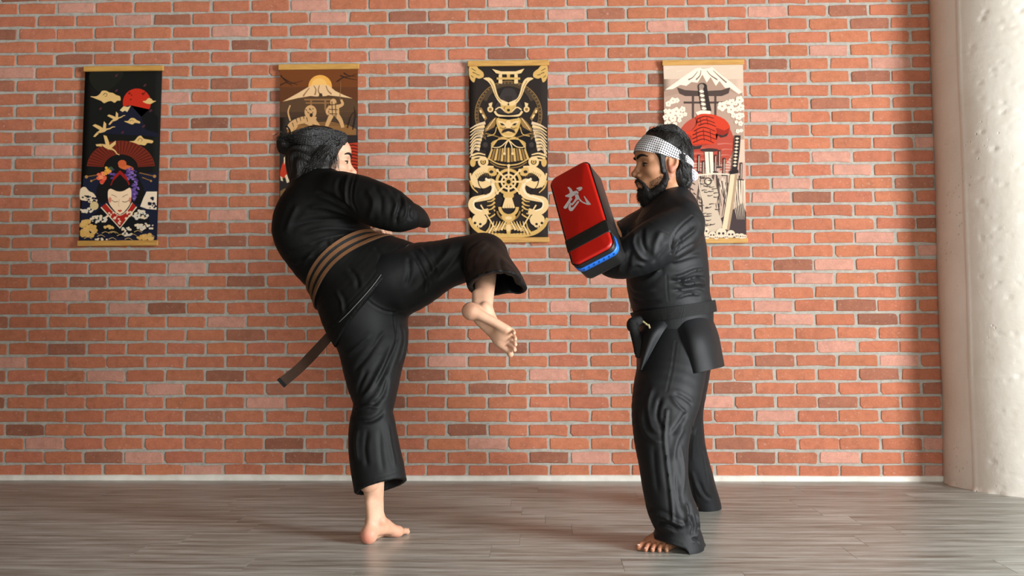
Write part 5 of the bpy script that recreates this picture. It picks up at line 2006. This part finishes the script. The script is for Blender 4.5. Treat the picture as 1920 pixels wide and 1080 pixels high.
s.poly((226, 196, 140), [(284, 290), (305, 268), (330, 272), (346, 264), (335, 285), (326, 300), (312, 292), (300, 300)])
crane(262, 340, 0.95, -0.30)
crane(190, 404, 1.18, -0.22)
for x, y in ((265, 180), (425, 150), (175, 282), (458, 293), (418, 380), (300, 415), (265, 95)):
    s.ell((78, 42, 50), x, y, 11, 6, 8, rot=-.7)
s.ring((118, 42, 26), 290, 615, 96, 192, 40, 4, 176, 0.80)
for k in range(25):
    a = math.radians(8 + k * 164 / 24)
    s.stroke((70, 24, 18), [(290 + 98 * math.cos(a), 615 - .8 * 98 * math.sin(a)), (290 + 188 * math.cos(a), 615 - .8 * 188 * math.sin(a))], 2.5, 5, 1)
crane(218, 498, 1.30, 0.55, True)
s.ell(BK, 286, 640, 96, 88, 30)
s.ell(BK, 288, 715, 118, 110, 30)
s.ell(BK, 187, 755, 34, 62, 20); s.ell(BK, 388, 755, 34, 66, 20)
for a, b in (((92, 665), (196, 648)), ((120, 690), (176, 666)), ((395, 642), (484, 663)), ((410, 668), (462, 688))):
    s.stroke((150, 104, 52), [a, b], 5, 4, 1)
for x, y, r in ((97, 665, 9), (124, 688, 6), (480, 662, 9), (460, 688, 6)):
    s.ell((176, 128, 70), x, y, r)
s.ell((206, 104, 56), 320, 612, 44, 14, 16, rot=.2); s.ell((200, 92, 50), 298, 590, 24, 20)
s.foam([(104, 76, 146), (84, 60, 124), (130, 104, 166)], 345, 650, 40, 34, 34, 5, 10)
s.foam([(104, 76, 146), (84, 60, 124), (130, 104, 166)], 368, 735, 22, 62, 44, 5, 10)
s.foam([(104, 76, 146), (84, 60, 124)], 245, 650, 26, 26, 18, 5, 9)
s.foam([(228, 104, 72), (214, 74, 54), (240, 140, 96)], 186, 668, 26, 34, 22, 8, 14)
s.foam([(232, 176, 62), (226, 150, 60)], 214, 632, 18, 20, 12, 6, 11)
s.foam([(64, 84, 58)], 234, 618, 14, 14, 6, 5, 8)
s.poly((152, 30, 24), [(232, 712), (250, 668), (286, 628), (322, 660), (342, 708), (330, 716), (286, 655), (246, 716)])
s.poly(BK, [(230, 735), (246, 690), (286, 650), (326, 690), (344, 732), (300, 760), (270, 760)])
s.poly((240, 208, 170), [(218, 748), (234, 732), (262, 744), (286, 748), (312, 742), (340, 726), (350, 745), (348, 800), (330, 838), (286, 878), (244, 842), (222, 805)], 2)
s.stroke((50, 36, 30), [(238, 766), (252, 770), (268, 780)], 3, 2); s.stroke((50, 36, 30), [(300, 780), (314, 770), (330, 764)], 3, 2)
s.stroke((40, 30, 28), [(240, 796), (256, 806), (276, 803)], 3, 3); s.stroke((40, 30, 28), [(298, 803), (318, 807), (338, 796)], 3, 3)
s.ell((214, 130, 104), 230, 795, 9, 16, 12); s.ell((214, 130, 104), 343, 795, 7, 16, 12)
s.stroke((200, 150, 120), [(283, 790), (278, 826), (284, 832)], 2.5, 2)
s.poly((186, 44, 34), [(272, 855), (280, 850), (285, 853), (291, 850), (299, 855), (286, 864)])
s.poly((20, 21, 24), [(118, 900), (184, 836), (286, 950), (392, 832), (448, 892), (460, 960), (286, 1005), (112, 960)])
s.poly((170, 38, 28), [(184, 832), (206, 816), (244, 858), (286, 882), (328, 856), (358, 812), (376, 830), (286, 946)])
s.foam([(236, 200, 170)], 238, 880, 34, 24, 12, 4, 8); s.foam([(236, 200, 170)], 330, 880, 32, 26, 12, 4, 8); s.foam([(236, 200, 170)], 286, 915, 16, 20, 6, 4, 7)
s.stroke(CR_, [(180, 836), (286, 953), (380, 834)], 7, 7, 1); s.stroke(CR_, [(208, 815), (246, 858), (286, 882), (326, 856), (356, 810)], 4, 4, 3)
s.poly(CR_, [(64, 735), (90, 722), (112, 745), (140, 760), (160, 800), (130, 815), (92, 800), (62, 790)], 3)
s.poly((236, 214, 186), [(400, 832), (420, 780), (436, 748), (495, 748), (492, 850), (440, 846)])
s.foam([NV], 110, 790, 44, 22, 18, 4, 9); s.foam([NV], 468, 815, 22, 32, 16, 4, 10)
s.ell((214, 188, 134), 142, 828, 24, 24)
s.foam([CR_, (216, 206, 190)], 95, 855, 40, 14, 26, 5, 10); s.foam([CR_, (216, 206, 190)], 165, 905, 46, 22, 34, 4, 10); s.foam([CR_, (216, 206, 190)], 405, 880, 44, 26, 40, 4, 10)
s.foam([CR_, (216, 206, 190)], 425, 945, 56, 18, 36, 4, 9); s.foam([CR_, (216, 206, 190)], 325, 975, 30, 30, 26, 4, 9); s.foam([CR_], 180, 1020, 50, 8, 16, 4, 8)
s.foam([(224, 178, 104), (214, 166, 90)], 105, 955, 52, 44, 46, 9, 18); s.foam([(224, 178, 104), (214, 166, 90)], 430, 1005, 44, 18, 22, 8, 14); s.foam([(224, 178, 104)], 225, 948, 26, 10, 10, 6, 10)
for k in range(14):
    x = s.rng.uniform(80, 460); y = s.rng.uniform(965, 1020)
    s.stroke((206, 170, 110), [(x, y), (x + 22, y - 8), (x + 44, y + 3)], 4, 2)
s.done()

# ---------------- 2: dusk mountain with tiger
TN, DB = (206, 160, 108), (52, 45, 42)
s = Scroll(505, 110, [(60, 50), (497, 50), (497, 1035), (55, 1035)], (52, 33, 505, 59), (50, 1024, 503, 1050), (60, 50, 44), 'brown hanging scroll with an orange sun over a snowy mountain, behind the kicker')
s.poly((112, 62, 30), [(60, 55), (497, 55), (497, 160), (60, 160)]); s.poly((96, 56, 32), [(60, 160), (497, 160), (497, 262), (60, 262)]); s.poly((74, 54, 40), [(60, 262), (497, 262), (497, 330), (60, 330)])
s.ell((230, 166, 78), 286, 156, 66, 64, 34); s.ell((238, 184, 102), 280, 150, 44, 40, 24)
s.poly((226, 186, 138), [(74, 242), (150, 200), (218, 160), (246, 148), (330, 148), (372, 182), (420, 205), (468, 224), (400, 214), (330, 206), (292, 216), (232, 210), (160, 222)])
for a in ([(250, 152), (262, 175), (256, 205)], [(282, 150), (275, 180), (288, 205)], [(318, 152), (330, 180), (350, 200)], [(225, 165), (205, 190), (190, 212)]):
    s.stroke((150, 112, 76), a, 5, 9)
s.poly((70, 52, 40), [(278, 212), (282, 195), (296, 195), (300, 212)])
s.poly((88, 64, 44), [(62, 262), (74, 244), (160, 224), (232, 214), (330, 210), (400, 216), (468, 226), (496, 250), (496, 300), (62, 300)])
for x0, x1, y, h in ((196, 346, 226, 9), (204, 338, 246, 7)):
    s.poly((146, 104, 64), [(x0, y), (x1, y), (x1, y + h), (x0, y + h)])
for x in (230, 310):
    s.poly((146, 104, 64), [(x, 232), (x + 10, 232), (x + 10, 290), (x, 290)])
s.poly((140, 98, 56), [(100, 392), (200, 360), (330, 352), (440, 372), (488, 396), (488, 430), (100, 425)])
for k in range(9):
    y = 300 + k * 9
    s.stroke((100, 72, 46), [(240 - k * 8, y), (320, y + 2), (470, y)], 3, 3)
s.stroke(TN, [(262, 350), (220, 342), (170, 350), (126, 372), (110, 400)], 44, 30)
s.stroke(TN, [(250, 350), (268, 368), (282, 386)], 26, 16); s.stroke(TN, [(150, 372), (138, 392), (118, 412)], 28, 16); s.stroke(TN, [(206, 356), (226, 366), (240, 382)], 24, 16)
s.ell(TN, 232, 300, 34, 38, 24)
s.stroke(TN, [(118, 350), (106, 300), (118, 262)], 9, 7)
for a in ([(150, 335), (158, 360)], [(170, 322), (178, 352)], [(190, 312), (196, 340)], [(130, 360), (138, 385)], [(210, 330), (216, 355)], [(225, 285), (238, 290)], [(215, 300), (228, 310)], [(246, 300), (238, 318)], [(205, 285), (214, 296)]):
    s.stroke((70, 50, 36), a, 5, 3, 1)
s.ell((50, 38, 32), 236, 318, 9, 11, 10); s.ell((50, 38, 32), 228, 282, 4, 3, 8); s.ell((50, 38, 32), 246, 282, 4, 3, 8)
s.ell(TN, 360, 245, 18, 20, 14); s.poly(TN, [(334, 262), (392, 258), (394, 318), (338, 322)])
s.stroke(TN, [(388, 270), (412, 256), (404, 230)], 20, 12); s.stroke(TN, [(340, 272), (324, 296), (332, 316)], 18, 12)
s.stroke(TN, [(350, 318), (334, 352), (318, 390)], 28, 18); s.stroke(TN, [(380, 316), (402, 350), (414, 388)], 28, 18)
for a in ([(336, 262), (380, 258)], [(334, 285), (386, 288)], [(340, 310), (384, 312)], [(352, 240), (356, 320)], [(372, 250), (376, 330)]):
    s.stroke((78, 56, 40), a, 5, 4, 1)
s.stroke((150, 112, 70), [(398, 232), (402, 130)], 3, 2, 1)
for sx, pts in ((1, [(62, 150), (95, 135), (125, 140), (190, 125)]), (1, [(80, 110), (110, 128), (160, 148)]), (1, [(66, 95), (85, 118), (130, 155)]), (1, [(380, 130), (420, 105), (455, 100), (492, 85)]), (1, [(400, 95), (440, 110), (495, 120)]), (1, [(420, 80), (445, 95), (490, 100)]), (1, [(470, 400), (485, 330), (478, 270)]), (1, [(440, 390), (462, 320), (492, 290)])):
    s.stroke((48, 34, 26), pts, 6, 2)
s.poly((46, 40, 38), [(60, 430), (497, 430), (497, 1030), (56, 1030)])
s.poly((182, 58, 34), [(440, 478), (497, 472), (497, 650), (440, 640)])
for k in range(8):
    s.stroke((70, 26, 22), [(440, 492 + k * 18), (470, 486 + k * 18), (497, 492 + k * 18)], 6, 6, 2)
s.poly((196, 58, 34), [(90, 560), (118, 545), (128, 580), (112, 640), (84, 672), (62, 660), (66, 620)], 3)
s.poly((226, 206, 170), [(82, 560), (96, 538), (104, 545), (92, 575), (84, 600)]); s.poly((226, 206, 170), [(112, 560), (142, 548), (138, 575), (120, 590)]); s.poly((226, 206, 170), [(62, 662), (74, 668), (78, 690), (66, 686)]); s.poly((226, 206, 170), [(88, 660), (112, 640), (120, 690), (100, 700)])
s.poly((126, 94, 62), [(62, 745), (86, 730), (116, 740), (110, 770), (62, 782)]); s.poly((110, 84, 58), [(56, 800), (120, 790), (150, 830), (56, 850)])
for k in range(12):
    s.stroke((96, 74, 54), [(60 + k * 36, 880 + (k % 3) * 30), (90 + k * 34, 860 + (k % 4) * 26), (130 + k * 30, 890 + (k % 3) * 28)], 7, 3)
s.done()

# ---------------- 3: gold armour on black, symmetrical
GO, LG, DG, BG3 = (204, 164, 96), (226, 192, 138), (142, 108, 62), (44, 37, 34)
s = Scroll(860, 105, [(58, 45), (500, 45), (503, 1030), (62, 1030)], (50, 28, 508, 54), (58, 1022, 510, 1048), BG3, 'black and gold hanging scroll with a horned armour mask, above the raised knee')
CX3 = 280


def left3():
    s.poly(GO, [(60, 56), (96, 54), (112, 72), (138, 92), (140, 118), (112, 128), (96, 122), (88, 148), (72, 140), (60, 112)], 2)
    for a in ([(72, 70), (96, 84)], [(78, 92), (100, 100)], [(100, 104), (118, 108)], [(70, 110), (84, 122)]):
        s.stroke(BG3, a, 4, 3, 1)
    # great horn
    s.poly(LG, [(138, 126), (172, 121), (196, 142), (208, 176), (218, 214), (236, 244), (280, 262), (280, 282), (246, 276), (216, 246), (196, 204), (182, 166), (160, 140)], 2)
    s.stroke(DG, [(176, 140), (196, 176), (210, 222), (240, 258)], 4, 3)
    # side plates and sleeve guards
    s.poly(DG, [(112, 292), (128, 290), (160, 350), (148, 366)]); s.poly(LG, [(116, 306), (126, 302), (132, 318), (122, 322)]); s.poly(LG, [(130, 332), (140, 328), (150, 346), (142, 352)])
    s.ell(LG, 178, 300, 17, 17, 14); s.ell(DG, 178, 300, 9, 9, 10); s.poly(LG, [(168, 268), (190, 260), (186, 284), (172, 282)])
    s.poly(DG, [(206, 345), (222, 352), (200, 400), (150, 428), (146, 412), (176, 372)])
    for k in range(4):
        s.stroke(LG, [(204 - k * 12, 352 + k * 17), (184 - k * 9, 378 + k * 12)], 5, 3, 1)
    # white plumes
    for k in range(9):
        y = 398 + k * 17
        s.stroke(LG if k % 2 else (214, 186, 150), [(150 - k * 4, y - 22 + k * 2), (104 - k * 2, y - 10), (64, y + 12 + 3 * k)], 17, 4)
    for k in range(6):
        s.stroke(BG3, [(140 - k * 8, 412 + k * 22), (110 - k * 4, 418 + k * 20), (80, 436 + k * 20)], 4, 2)
    s.ell((34, 30, 30), 150, 500, 28, 30, 16); s.ell((62, 54, 50), 150, 500, 14, 15, 12)
    for k in range(3):
        s.stroke(LG, [(72, 560 + k * 16), (110, 548 + k * 18), (150, 556 + k * 14)], 12, 6)
    s.ring(LG, 138, 596, 16, 30, 20); s.ring(GO, 138, 596, 4, 11, 14); s.ell(GO, 80, 600, 16, 24, 12)
    # dragon body
    s.stroke(LG, [(196, 640), (140, 640), (96, 672), (92, 712), (138, 726), (182, 708), (204, 738), (186, 784), (128, 800), (80, 812), (72, 850), (110, 882), (168, 872)], 42, 30)
    s.stroke((236, 214, 178), [(150, 690), (186, 712), (196, 748), (170, 784), (120, 800), (86, 822), (92, 856), (130, 872)], 12, 8)
    for k in range(9):
        s.stroke(DG, [(96 + k * 11, 650 + abs(k - 4) * 4), (104 + k * 10, 672 + abs(k - 4) * 3)], 3, 2, 1)
    s.poly(GO, [(170, 628), (208, 634), (214, 668), (186, 676), (166, 660)], 2); s.ell(BG3, 184, 652, 12, 9, 10)
    s.stroke(GO, [(66, 700), (78, 740), (108, 770)], 12, 5); s.stroke(LG, [(66, 660), (72, 700), (92, 740)], 9, 4); s.stroke(BG3, [(108, 690), (118, 730), (146, 760)], 6, 3)
    s.ell(BG3, 150, 772, 14, 9, 10); s.ell(BG3, 112, 838, 18, 10, 12)
    for k in range(5):
        s.stroke(GO, [(204, 800 + k * 22), (186, 816 + k * 22), (160, 820 + k * 24)], 12, 4)
    s.ell(BG3, 190, 880, 12, 16, 10)
    # sword, skull
    s.ell(LG, 118, 922, 42, 36, 24); s.ell(LG, 108, 952, 28, 18, 16); s.ell(BG3, 92, 940, 8, 8, 10); s.ell(BG3, 122, 946, 8, 7, 10); s.ell(BG3, 106, 958, 4, 4, 8)
    s.foam([BG3], 104, 968, 24, 5, 6, 2, 4)
    s.stroke(LG, [(124, 838), (166, 906), (210, 978)], 8, 8, 1)
    s.stroke(GO, [(60, 912), (86, 962), (150, 1000), (280, 1014)], 18, 26)
    for k in range(7):
        x = 150 + k * 18
        s.stroke(LG if k % 2 else GO, [(x, 1000 - k * 4), (x + 22, 968 - k * 6), (x + 30, 930)], 13, 3)
    for k in range(6):
        s.stroke(BG3, [(158 + k * 20, 1006 - k), (172 + k * 18, 980)], 4, 2, 1)
    # bows of cord over the chest
    for k in range(4):
        s.stroke(GO, [(280, 470), (236, 468 - k * 3), (196, 482 + k * 7), (182, 496 + k * 10)], 6, 4)
    s.stroke(LG, [(280, 472), (240, 508), (208, 516), (190, 512)], 6, 4); s.stroke(LG, [(280, 472), (262, 508), (258, 548)], 6, 5); s.ell(LG, 257, 550, 8, 8, 10)
    # rope fringe to the neck
    s.stroke(DG, [(150, 436), (196, 448), (240, 462)], 7, 5); s.stroke(GO, [(160, 452), (200, 440), (214, 400)], 5, 4)


s.ring((116, 88, 54), 280, 330, 168, 190, 60); s.ring((70, 56, 42), 280, 330, 172, 186, 60); s.ring(DG, 280, 330, 186, 190, 60); s.ring((74, 60, 46), 280, 300, 130, 152, 50, 20, 160)
for k in range(56):
    a = 2 * math.pi * k / 56
    s.ell((130, 100, 62), 280 + 179 * math.cos(a), 330 - 179 * math.sin(a), 5, 4, 6); s.lay -= 0.6
s.lay += 1
# neck guard / chest plates
s.poly((30, 27, 27), [(150, 420), (410, 420), (396, 600), (280, 622), (164, 600)])
for k in range(13):
    t = (k - 6) / 6.0
    xa, xb = 280 + t * 92, 280 + t * 112
    s.poly(DG if k % 2 else GO, [(xa - 5, 516 + 8 * abs(t)), (xa + 5, 516 + 8 * abs(t)), (xb + 7, 598 - 16 * abs(t)), (xb - 7, 598 - 16 * abs(t))])
s.stroke(GO, [(168, 578), (220, 606), (280, 614), (340, 606), (392, 578)], 7, 7); s.stroke(DG, [(176, 596), (220, 622), (280, 630), (340, 622), (384, 596)], 5, 5)
# helmet
s.poly((58, 52, 50), [(222, 250), (246, 190), (280, 180), (314, 190), (338, 250), (356, 318), (204, 318)], 2)
s.poly(GO, [(236, 246), (262, 276), (298, 276), (324, 246), (322, 286), (300, 318), (260, 318), (238, 286)], 2)
s.poly((52, 44, 40), [(258, 226), (302, 226), (296, 262), (280, 270), (264, 262)])
s.mirror(CX3, left3)
s.poly(LG, [(188, 74), (240, 88), (320, 88), (370, 72), (352, 98), (322, 104), (238, 104), (210, 98)])
for x in (226, 314):
    s.poly(LG, [(x, 104), (x + 18, 104), (x + 20, 156), (x - 2, 156)])
s.poly(GO, [(214, 122), (346, 122), (346, 134), (214, 134)]); s.poly(GO, [(270, 104), (290, 104), (288, 122), (272, 122)])
s.stroke(LG, [(202, 312), (222, 334), (280, 342), (338, 334), (358, 312)], 12, 12); s.stroke(LG, [(206, 304), (232, 290), (262, 312), (280, 320), (298, 312), (328, 290), (354, 304)], 7, 7)
s.ell(GO, 280, 300, 22, 22, 16); s.ell(BG3, 280, 306, 9, 8, 10)
# face mask
s.poly(GO, [(216, 352), (244, 346), (280, 356), (316, 346), (344, 352), (348, 380), (330, 428), (304, 458), (256, 458), (230, 428), (212, 380)], 2)
s.poly((26, 23, 23), [(222, 342), (338, 342), (332, 352), (280, 360), (228, 352)])


def face3():
    s.poly(LG, [(220, 364), (252, 372), (270, 388), (262, 398), (232, 386)], 2); s.poly(BG3, [(230, 378), (248, 380), (262, 392), (242, 392)])
    s.stroke(DG, [(232, 404), (248, 412), (240, 436)], 6, 3); s.stroke(BG3, [(266, 400), (256, 410), (248, 408)], 4, 3); s.stroke(LG, [(248, 444), (262, 452), (280, 454)], 5, 5)


s.mirror(CX3, face3)
s.poly(LG, [(270, 366), (290, 366), (298, 398), (280, 408), (262, 398)], 2); s.poly(BG3, [(252, 416), (280, 408), (308, 416), (316, 436), (280, 424), (244, 436)], 2)
s.foam([LG], 280, 430, 24, 2, 5, 3, 4)
# wheel
s.ring(GO, 281, 708, 58, 74, 48); s.ring(LG, 281, 708, 34, 44, 36); s.ring(GO, 281, 708, 12, 24, 24); s.ell(BG3, 281, 708, 8, 8, 10)
for k in range(8):
    a = math.pi * k / 4
    c, d = math.cos(a), math.sin(a)
    s.stroke(LG, [(281 + 22 * c, 708 + 22 * d), (281 + 86 * c, 708 + 86 * d)], 11, 9, 1); s.ell(LG, 281 + 90 * c, 708 + 90 * d, 9, 9, 10)
# lower ornament
s.ell(GO, 281, 786, 30, 20, 18); s.ring(GO, 281, 850, 40, 58, 30, 180, 360); s.ring(DG, 281, 862, 60, 70, 30, 190, 350)
for k in range(5):
    s.stroke(LG, [(281 + (k - 2) * 7, 798), (281 + (k - 2) * 15, 856)], 9, 13, 1)
s.poly(GO, [(240, 900), (281, 890), (322, 900), (304, 930), (281, 940), (258, 930)], 2); s.ell(LG, 281, 912, 20, 10, 12); s.poly(GO, [(262, 944), (300, 944), (290, 1004), (272, 1004)]); s.ell(LG, 281, 968, 14, 20, 12)
s.done()

# ---------------- 4: beige, gloved hands on a sword, red sun
CM, BR4, RD = (240, 222, 198), (78, 64, 58), (200, 64, 40)
s = Scroll(1225, 105, [(56, 38), (505, 38), (524, 1035), (72, 1035)], (49, 25, 510, 49), (70, 1026, 531, 1052), (198, 170, 150), 'beige hanging scroll with red gloved hands on a sword, nearest the column')
s.poly((212, 188, 166), [(56, 48), (504, 48), (506, 130), (60, 130)])
for k in range(7):
    s.stroke((222, 200, 178), [(70 + 60 * k, 70 + (k % 3) * 16), (120 + 58 * k, 64 + (k % 3) * 16)], 5, 2)
s.poly((166, 136, 118), [(60, 200), (180, 112), (240, 74), (270, 66), (300, 70), (330, 62), (400, 118), (500, 206), (504, 260), (60, 260)])
s.poly(CM, [(66, 190), (150, 130), (236, 72), (262, 66), (282, 72), (306, 70), (330, 62), (380, 104), (440, 150), (500, 204), (480, 214), (430, 178), (404, 180), (372, 140), (352, 168), (322, 118), (300, 150), (276, 104), (250, 150), (214, 146), (186, 168), (152, 162), (110, 186)])
for a in ([(250, 86), (222, 120), (196, 134)], [(300, 82), (322, 108), (360, 134)], [(335, 80), (368, 112), (412, 150)], [(268, 80), (262, 110), (240, 134)]):
    s.stroke((122, 96, 84), a, 3, 8)
s.poly((176, 146, 128), [(60, 232), (200, 196), (330, 206), (420, 196), (506, 226), (510, 470), (62, 470)])
s.poly(BR4, [(132, 176), (180, 192), (282, 198), (384, 192), (432, 176), (424, 210), (384, 226), (180, 226), (146, 212)])
s.poly(BR4, [(170, 256), (392, 256), (392, 268), (170, 268)])
for x in (216, 342):
    s.poly(BR4, [(x, 224), (x + 13, 224), (x + 13, 430), (x, 430)])
s.poly(BR4, [(272, 224), (290, 224), (290, 258), (272, 258)])
s.ell((178, 74, 58), 292, 492, 162, 158, 50)
s.poly((198, 160, 144), [(60, 560), (130, 600), (520, 600), (520, 700), (60, 700)])
for k in range(12):
    y = 480 + k * 16
    s.stroke((190, 110, 94) if k % 2 else (172, 78, 64), [(350 + (k % 4) * 12, y), (410, y - 4), (462 - (k % 3) * 16, y)], 9, 3)
    s.stroke((186, 104, 88) if k % 2 else (166, 60, 48), [(206, y + 24), (250, y + 20), (296, y + 24)], 9, 4)


def blossom(x, y, r):
    for q in range(5):
        a = 2 * math.pi * q / 5 + x
        s.ell(CM, x + r * .6 * math.cos(a), y + r * .6 * math.sin(a), r * .5, r * .5, 8); s.lay -= 0.6
    s.lay += 1
    s.ell((176, 140, 112), x, y, r * .22, r * .22, 6)


for x, y, r in ((84, 270, 16), (110, 252, 18), (132, 250, 14), (96, 320, 22), (70, 345, 16), (128, 312, 22), (164, 300, 16), (150, 335, 18), (110, 352, 20), (80, 380, 18), (120, 385, 14), (178, 328, 12), (146, 362, 12), (70, 310, 12), (66, 410, 14), (96, 410, 12),
                (386, 284, 26), (440, 262, 20), (436, 302, 24), (484, 248, 22), (492, 290, 20), (470, 300, 14), (480, 340, 20), (450, 335, 14), (498, 335, 14), (490, 380, 14), (466, 372, 10), (474, 424, 12), (494, 420, 10), (412, 262, 12), (462, 268, 12)):
    blossom(x, y, r)
# hilt
s.stroke((52, 44, 42), [(276, 176), (286, 240), (300, 316)], 50, 54); s.ell((52, 44, 42), 276, 172, 26, 20, 14)
s.stroke((160, 140, 124), [(268, 180), (276, 240), (286, 312)], 22, 26); s.ell((150, 132, 118), 270, 172, 15, 14, 12)
for k in range(5):
    y = 200 + k * 24
    s.poly(CM, [(268 + k * 3.4, y - 9), (286 + k * 3.4, y), (270 + k * 3.4, y + 10), (256 + k * 3.4, y)]); s.stroke((52, 44, 42), [(256 + k * 3.4, y + 8), (292 + k * 3.4, y + 14)], 4, 4, 1)
s.poly(CM, [(236, 318), (270, 306), (320, 310), (322, 326), (250, 336)])
# gloves
s.poly(RD, [(236, 346), (262, 328), (300, 326), (350, 334), (402, 358), (430, 396), (424, 424), (384, 444), (350, 436), (354, 476), (336, 498), (292, 496), (232, 498), (186, 496), (152, 470), (152, 444), (176, 426), (214, 420), (234, 398), (248, 372)], 2)
s.poly((150, 44, 32), [(352, 404), (400, 420), (428, 404), (424, 430), (390, 452), (356, 440)])
s.poly((58, 48, 46), [(196, 498), (236, 508), (276, 502), (262, 524), (214, 528)]); s.poly((58, 48, 46), [(358, 440), (392, 448), (424, 430), (412, 452), (382, 460)])
for a in ([(244, 356), (290, 340), (340, 352)], [(246, 376), (290, 360), (346, 378)], [(252, 392), (300, 380), (352, 398)], [(226, 424), (280, 402), (348, 424)], [(220, 446), (280, 424), (354, 448)], [(218, 468), (280, 446), (352, 470)], [(222, 488), (280, 468), (340, 490)]):
    s.stroke((66, 30, 26), a, 6, 4)
for a in ([(262, 350), (268, 392)], [(300, 346), (306, 388)], [(240, 420), (246, 486)], [(280, 412), (286, 480)], [(318, 420), (324, 484)]):
    s.stroke((104, 34, 26), a, 4, 3, 1)
s.poly((160, 56, 42), [(152, 452), (196, 440), (216, 452), (214, 492), (176, 490)])
# guard, blade, planted swords and reeds
s.ell((62, 52, 50), 316, 530, 50, 10, 18)
s.poly((236, 216, 194), [(288, 540), (334, 540), (338, 662), (296, 662)]); s.stroke((90, 76, 70), [(312, 542), (318, 660)], 5, 5, 1)
s.poly((186, 160, 142), [(196, 664), (500, 660), (516, 860), (500, 1010), (80, 1010), (76, 700)])
for k in range(40):
    x = s.rng.uniform(195, 510); y0 = s.rng.uniform(660, 720); y1 = s.rng.uniform(800, 920); dx = s.rng.uniform(-36, 36)
    s.stroke((74, 62, 58) if k % 3 else (222, 202, 178), [(x, y0), (x + dx, y1)], 6, 3, 1)
for x, y0 in ((256, 556), (282, 590), (350, 556), (372, 530), (398, 574), (494, 600)):
    s.stroke((62, 52, 50), [(x, y0), (x - 2, y0 + 100)], 13, 12, 1); s.stroke((206, 184, 160), [(x, y0 + 8), (x - 2, y0 + 92)], 4, 4, 1); s.stroke((62, 52, 50), [(x - 16, y0 + 98), (x + 14, y0 + 98)], 7, 7, 1)
s.stroke((232, 212, 188), [(248, 672), (340, 664), (430, 668)], 8, 6)
s.poly((70, 58, 58), [(352, 930), (400, 900), (440, 870), (500, 826), (520, 880), (522, 1010), (340, 1010)])
for k in range(6):
    s.stroke((226, 206, 180), [(440 + k * 14, 700), (452 + k * 11, 820), (470 + k * 8, 920)], 7, 1)
# armoured figure
s.poly((198, 178, 156), [(286, 690), (326, 684), (344, 720), (366, 780), (346, 840), (372, 900), (388, 960), (352, 990), (300, 984), (262, 1000), (268, 900), (276, 820), (260, 760)], 2)
for k in range(30):
    x = s.rng.uniform(266, 360); y = s.rng.uniform(700, 975); a = s.rng.uniform(-.5, .5)
    s.stroke((70, 60, 56), [(x - 14, y), (x, y + 8 * a), (x + 16, y - 3)], 7, 3)
s.ring((70, 60, 56), 306, 706, 16, 22, 16); s.ell((228, 206, 180), 306, 712, 9, 9, 10)
for k in range(14):
    x = s.rng.uniform(200, 262); y = s.rng.uniform(700, 960)
    s.stroke((80, 70, 64), [(x, y), (x + 16, y + 12)], 6, 3, 1)
# great sword at the right
s.stroke((222, 196, 162), [(452, 668), (432, 810), (404, 976)], 40, 40, 3); s.stroke((170, 142, 114), [(464, 668), (446, 810), (418, 980)], 15, 15, 3)
s.stroke((48, 42, 42), [(474, 448), (468, 540), (454, 650)], 31, 31, 3)
for k in range(9):
    y = 466 + k * 19
    s.poly((216, 194, 168), [(470 - k * 1.7, y - 7), (482 - k * 1.7, y), (470 - k * 1.7, y + 7), (458 - k * 1.7, y)])
s.poly((44, 38, 38), [(428, 648), (476, 640), (478, 660), (430, 668)])
# skulls
for x, y, r in ((288, 984, 24), (330, 1006, 20), (380, 996, 30), (434, 1002, 24), (470, 1012, 15), (494, 1014, 17), (300, 1016, 16), (352, 1020, 14), (512, 1016, 12), (410, 1018, 13)):
    s.ell((220, 198, 172), x, y, r, r * .9, 16); s.ell((60, 50, 50), x - r * .38, y + r * .1, r * .25, r * .25, 8); s.ell((60, 50, 50), x + r * .38, y + r * .1, r * .25, r * .25, 8)
s.done()
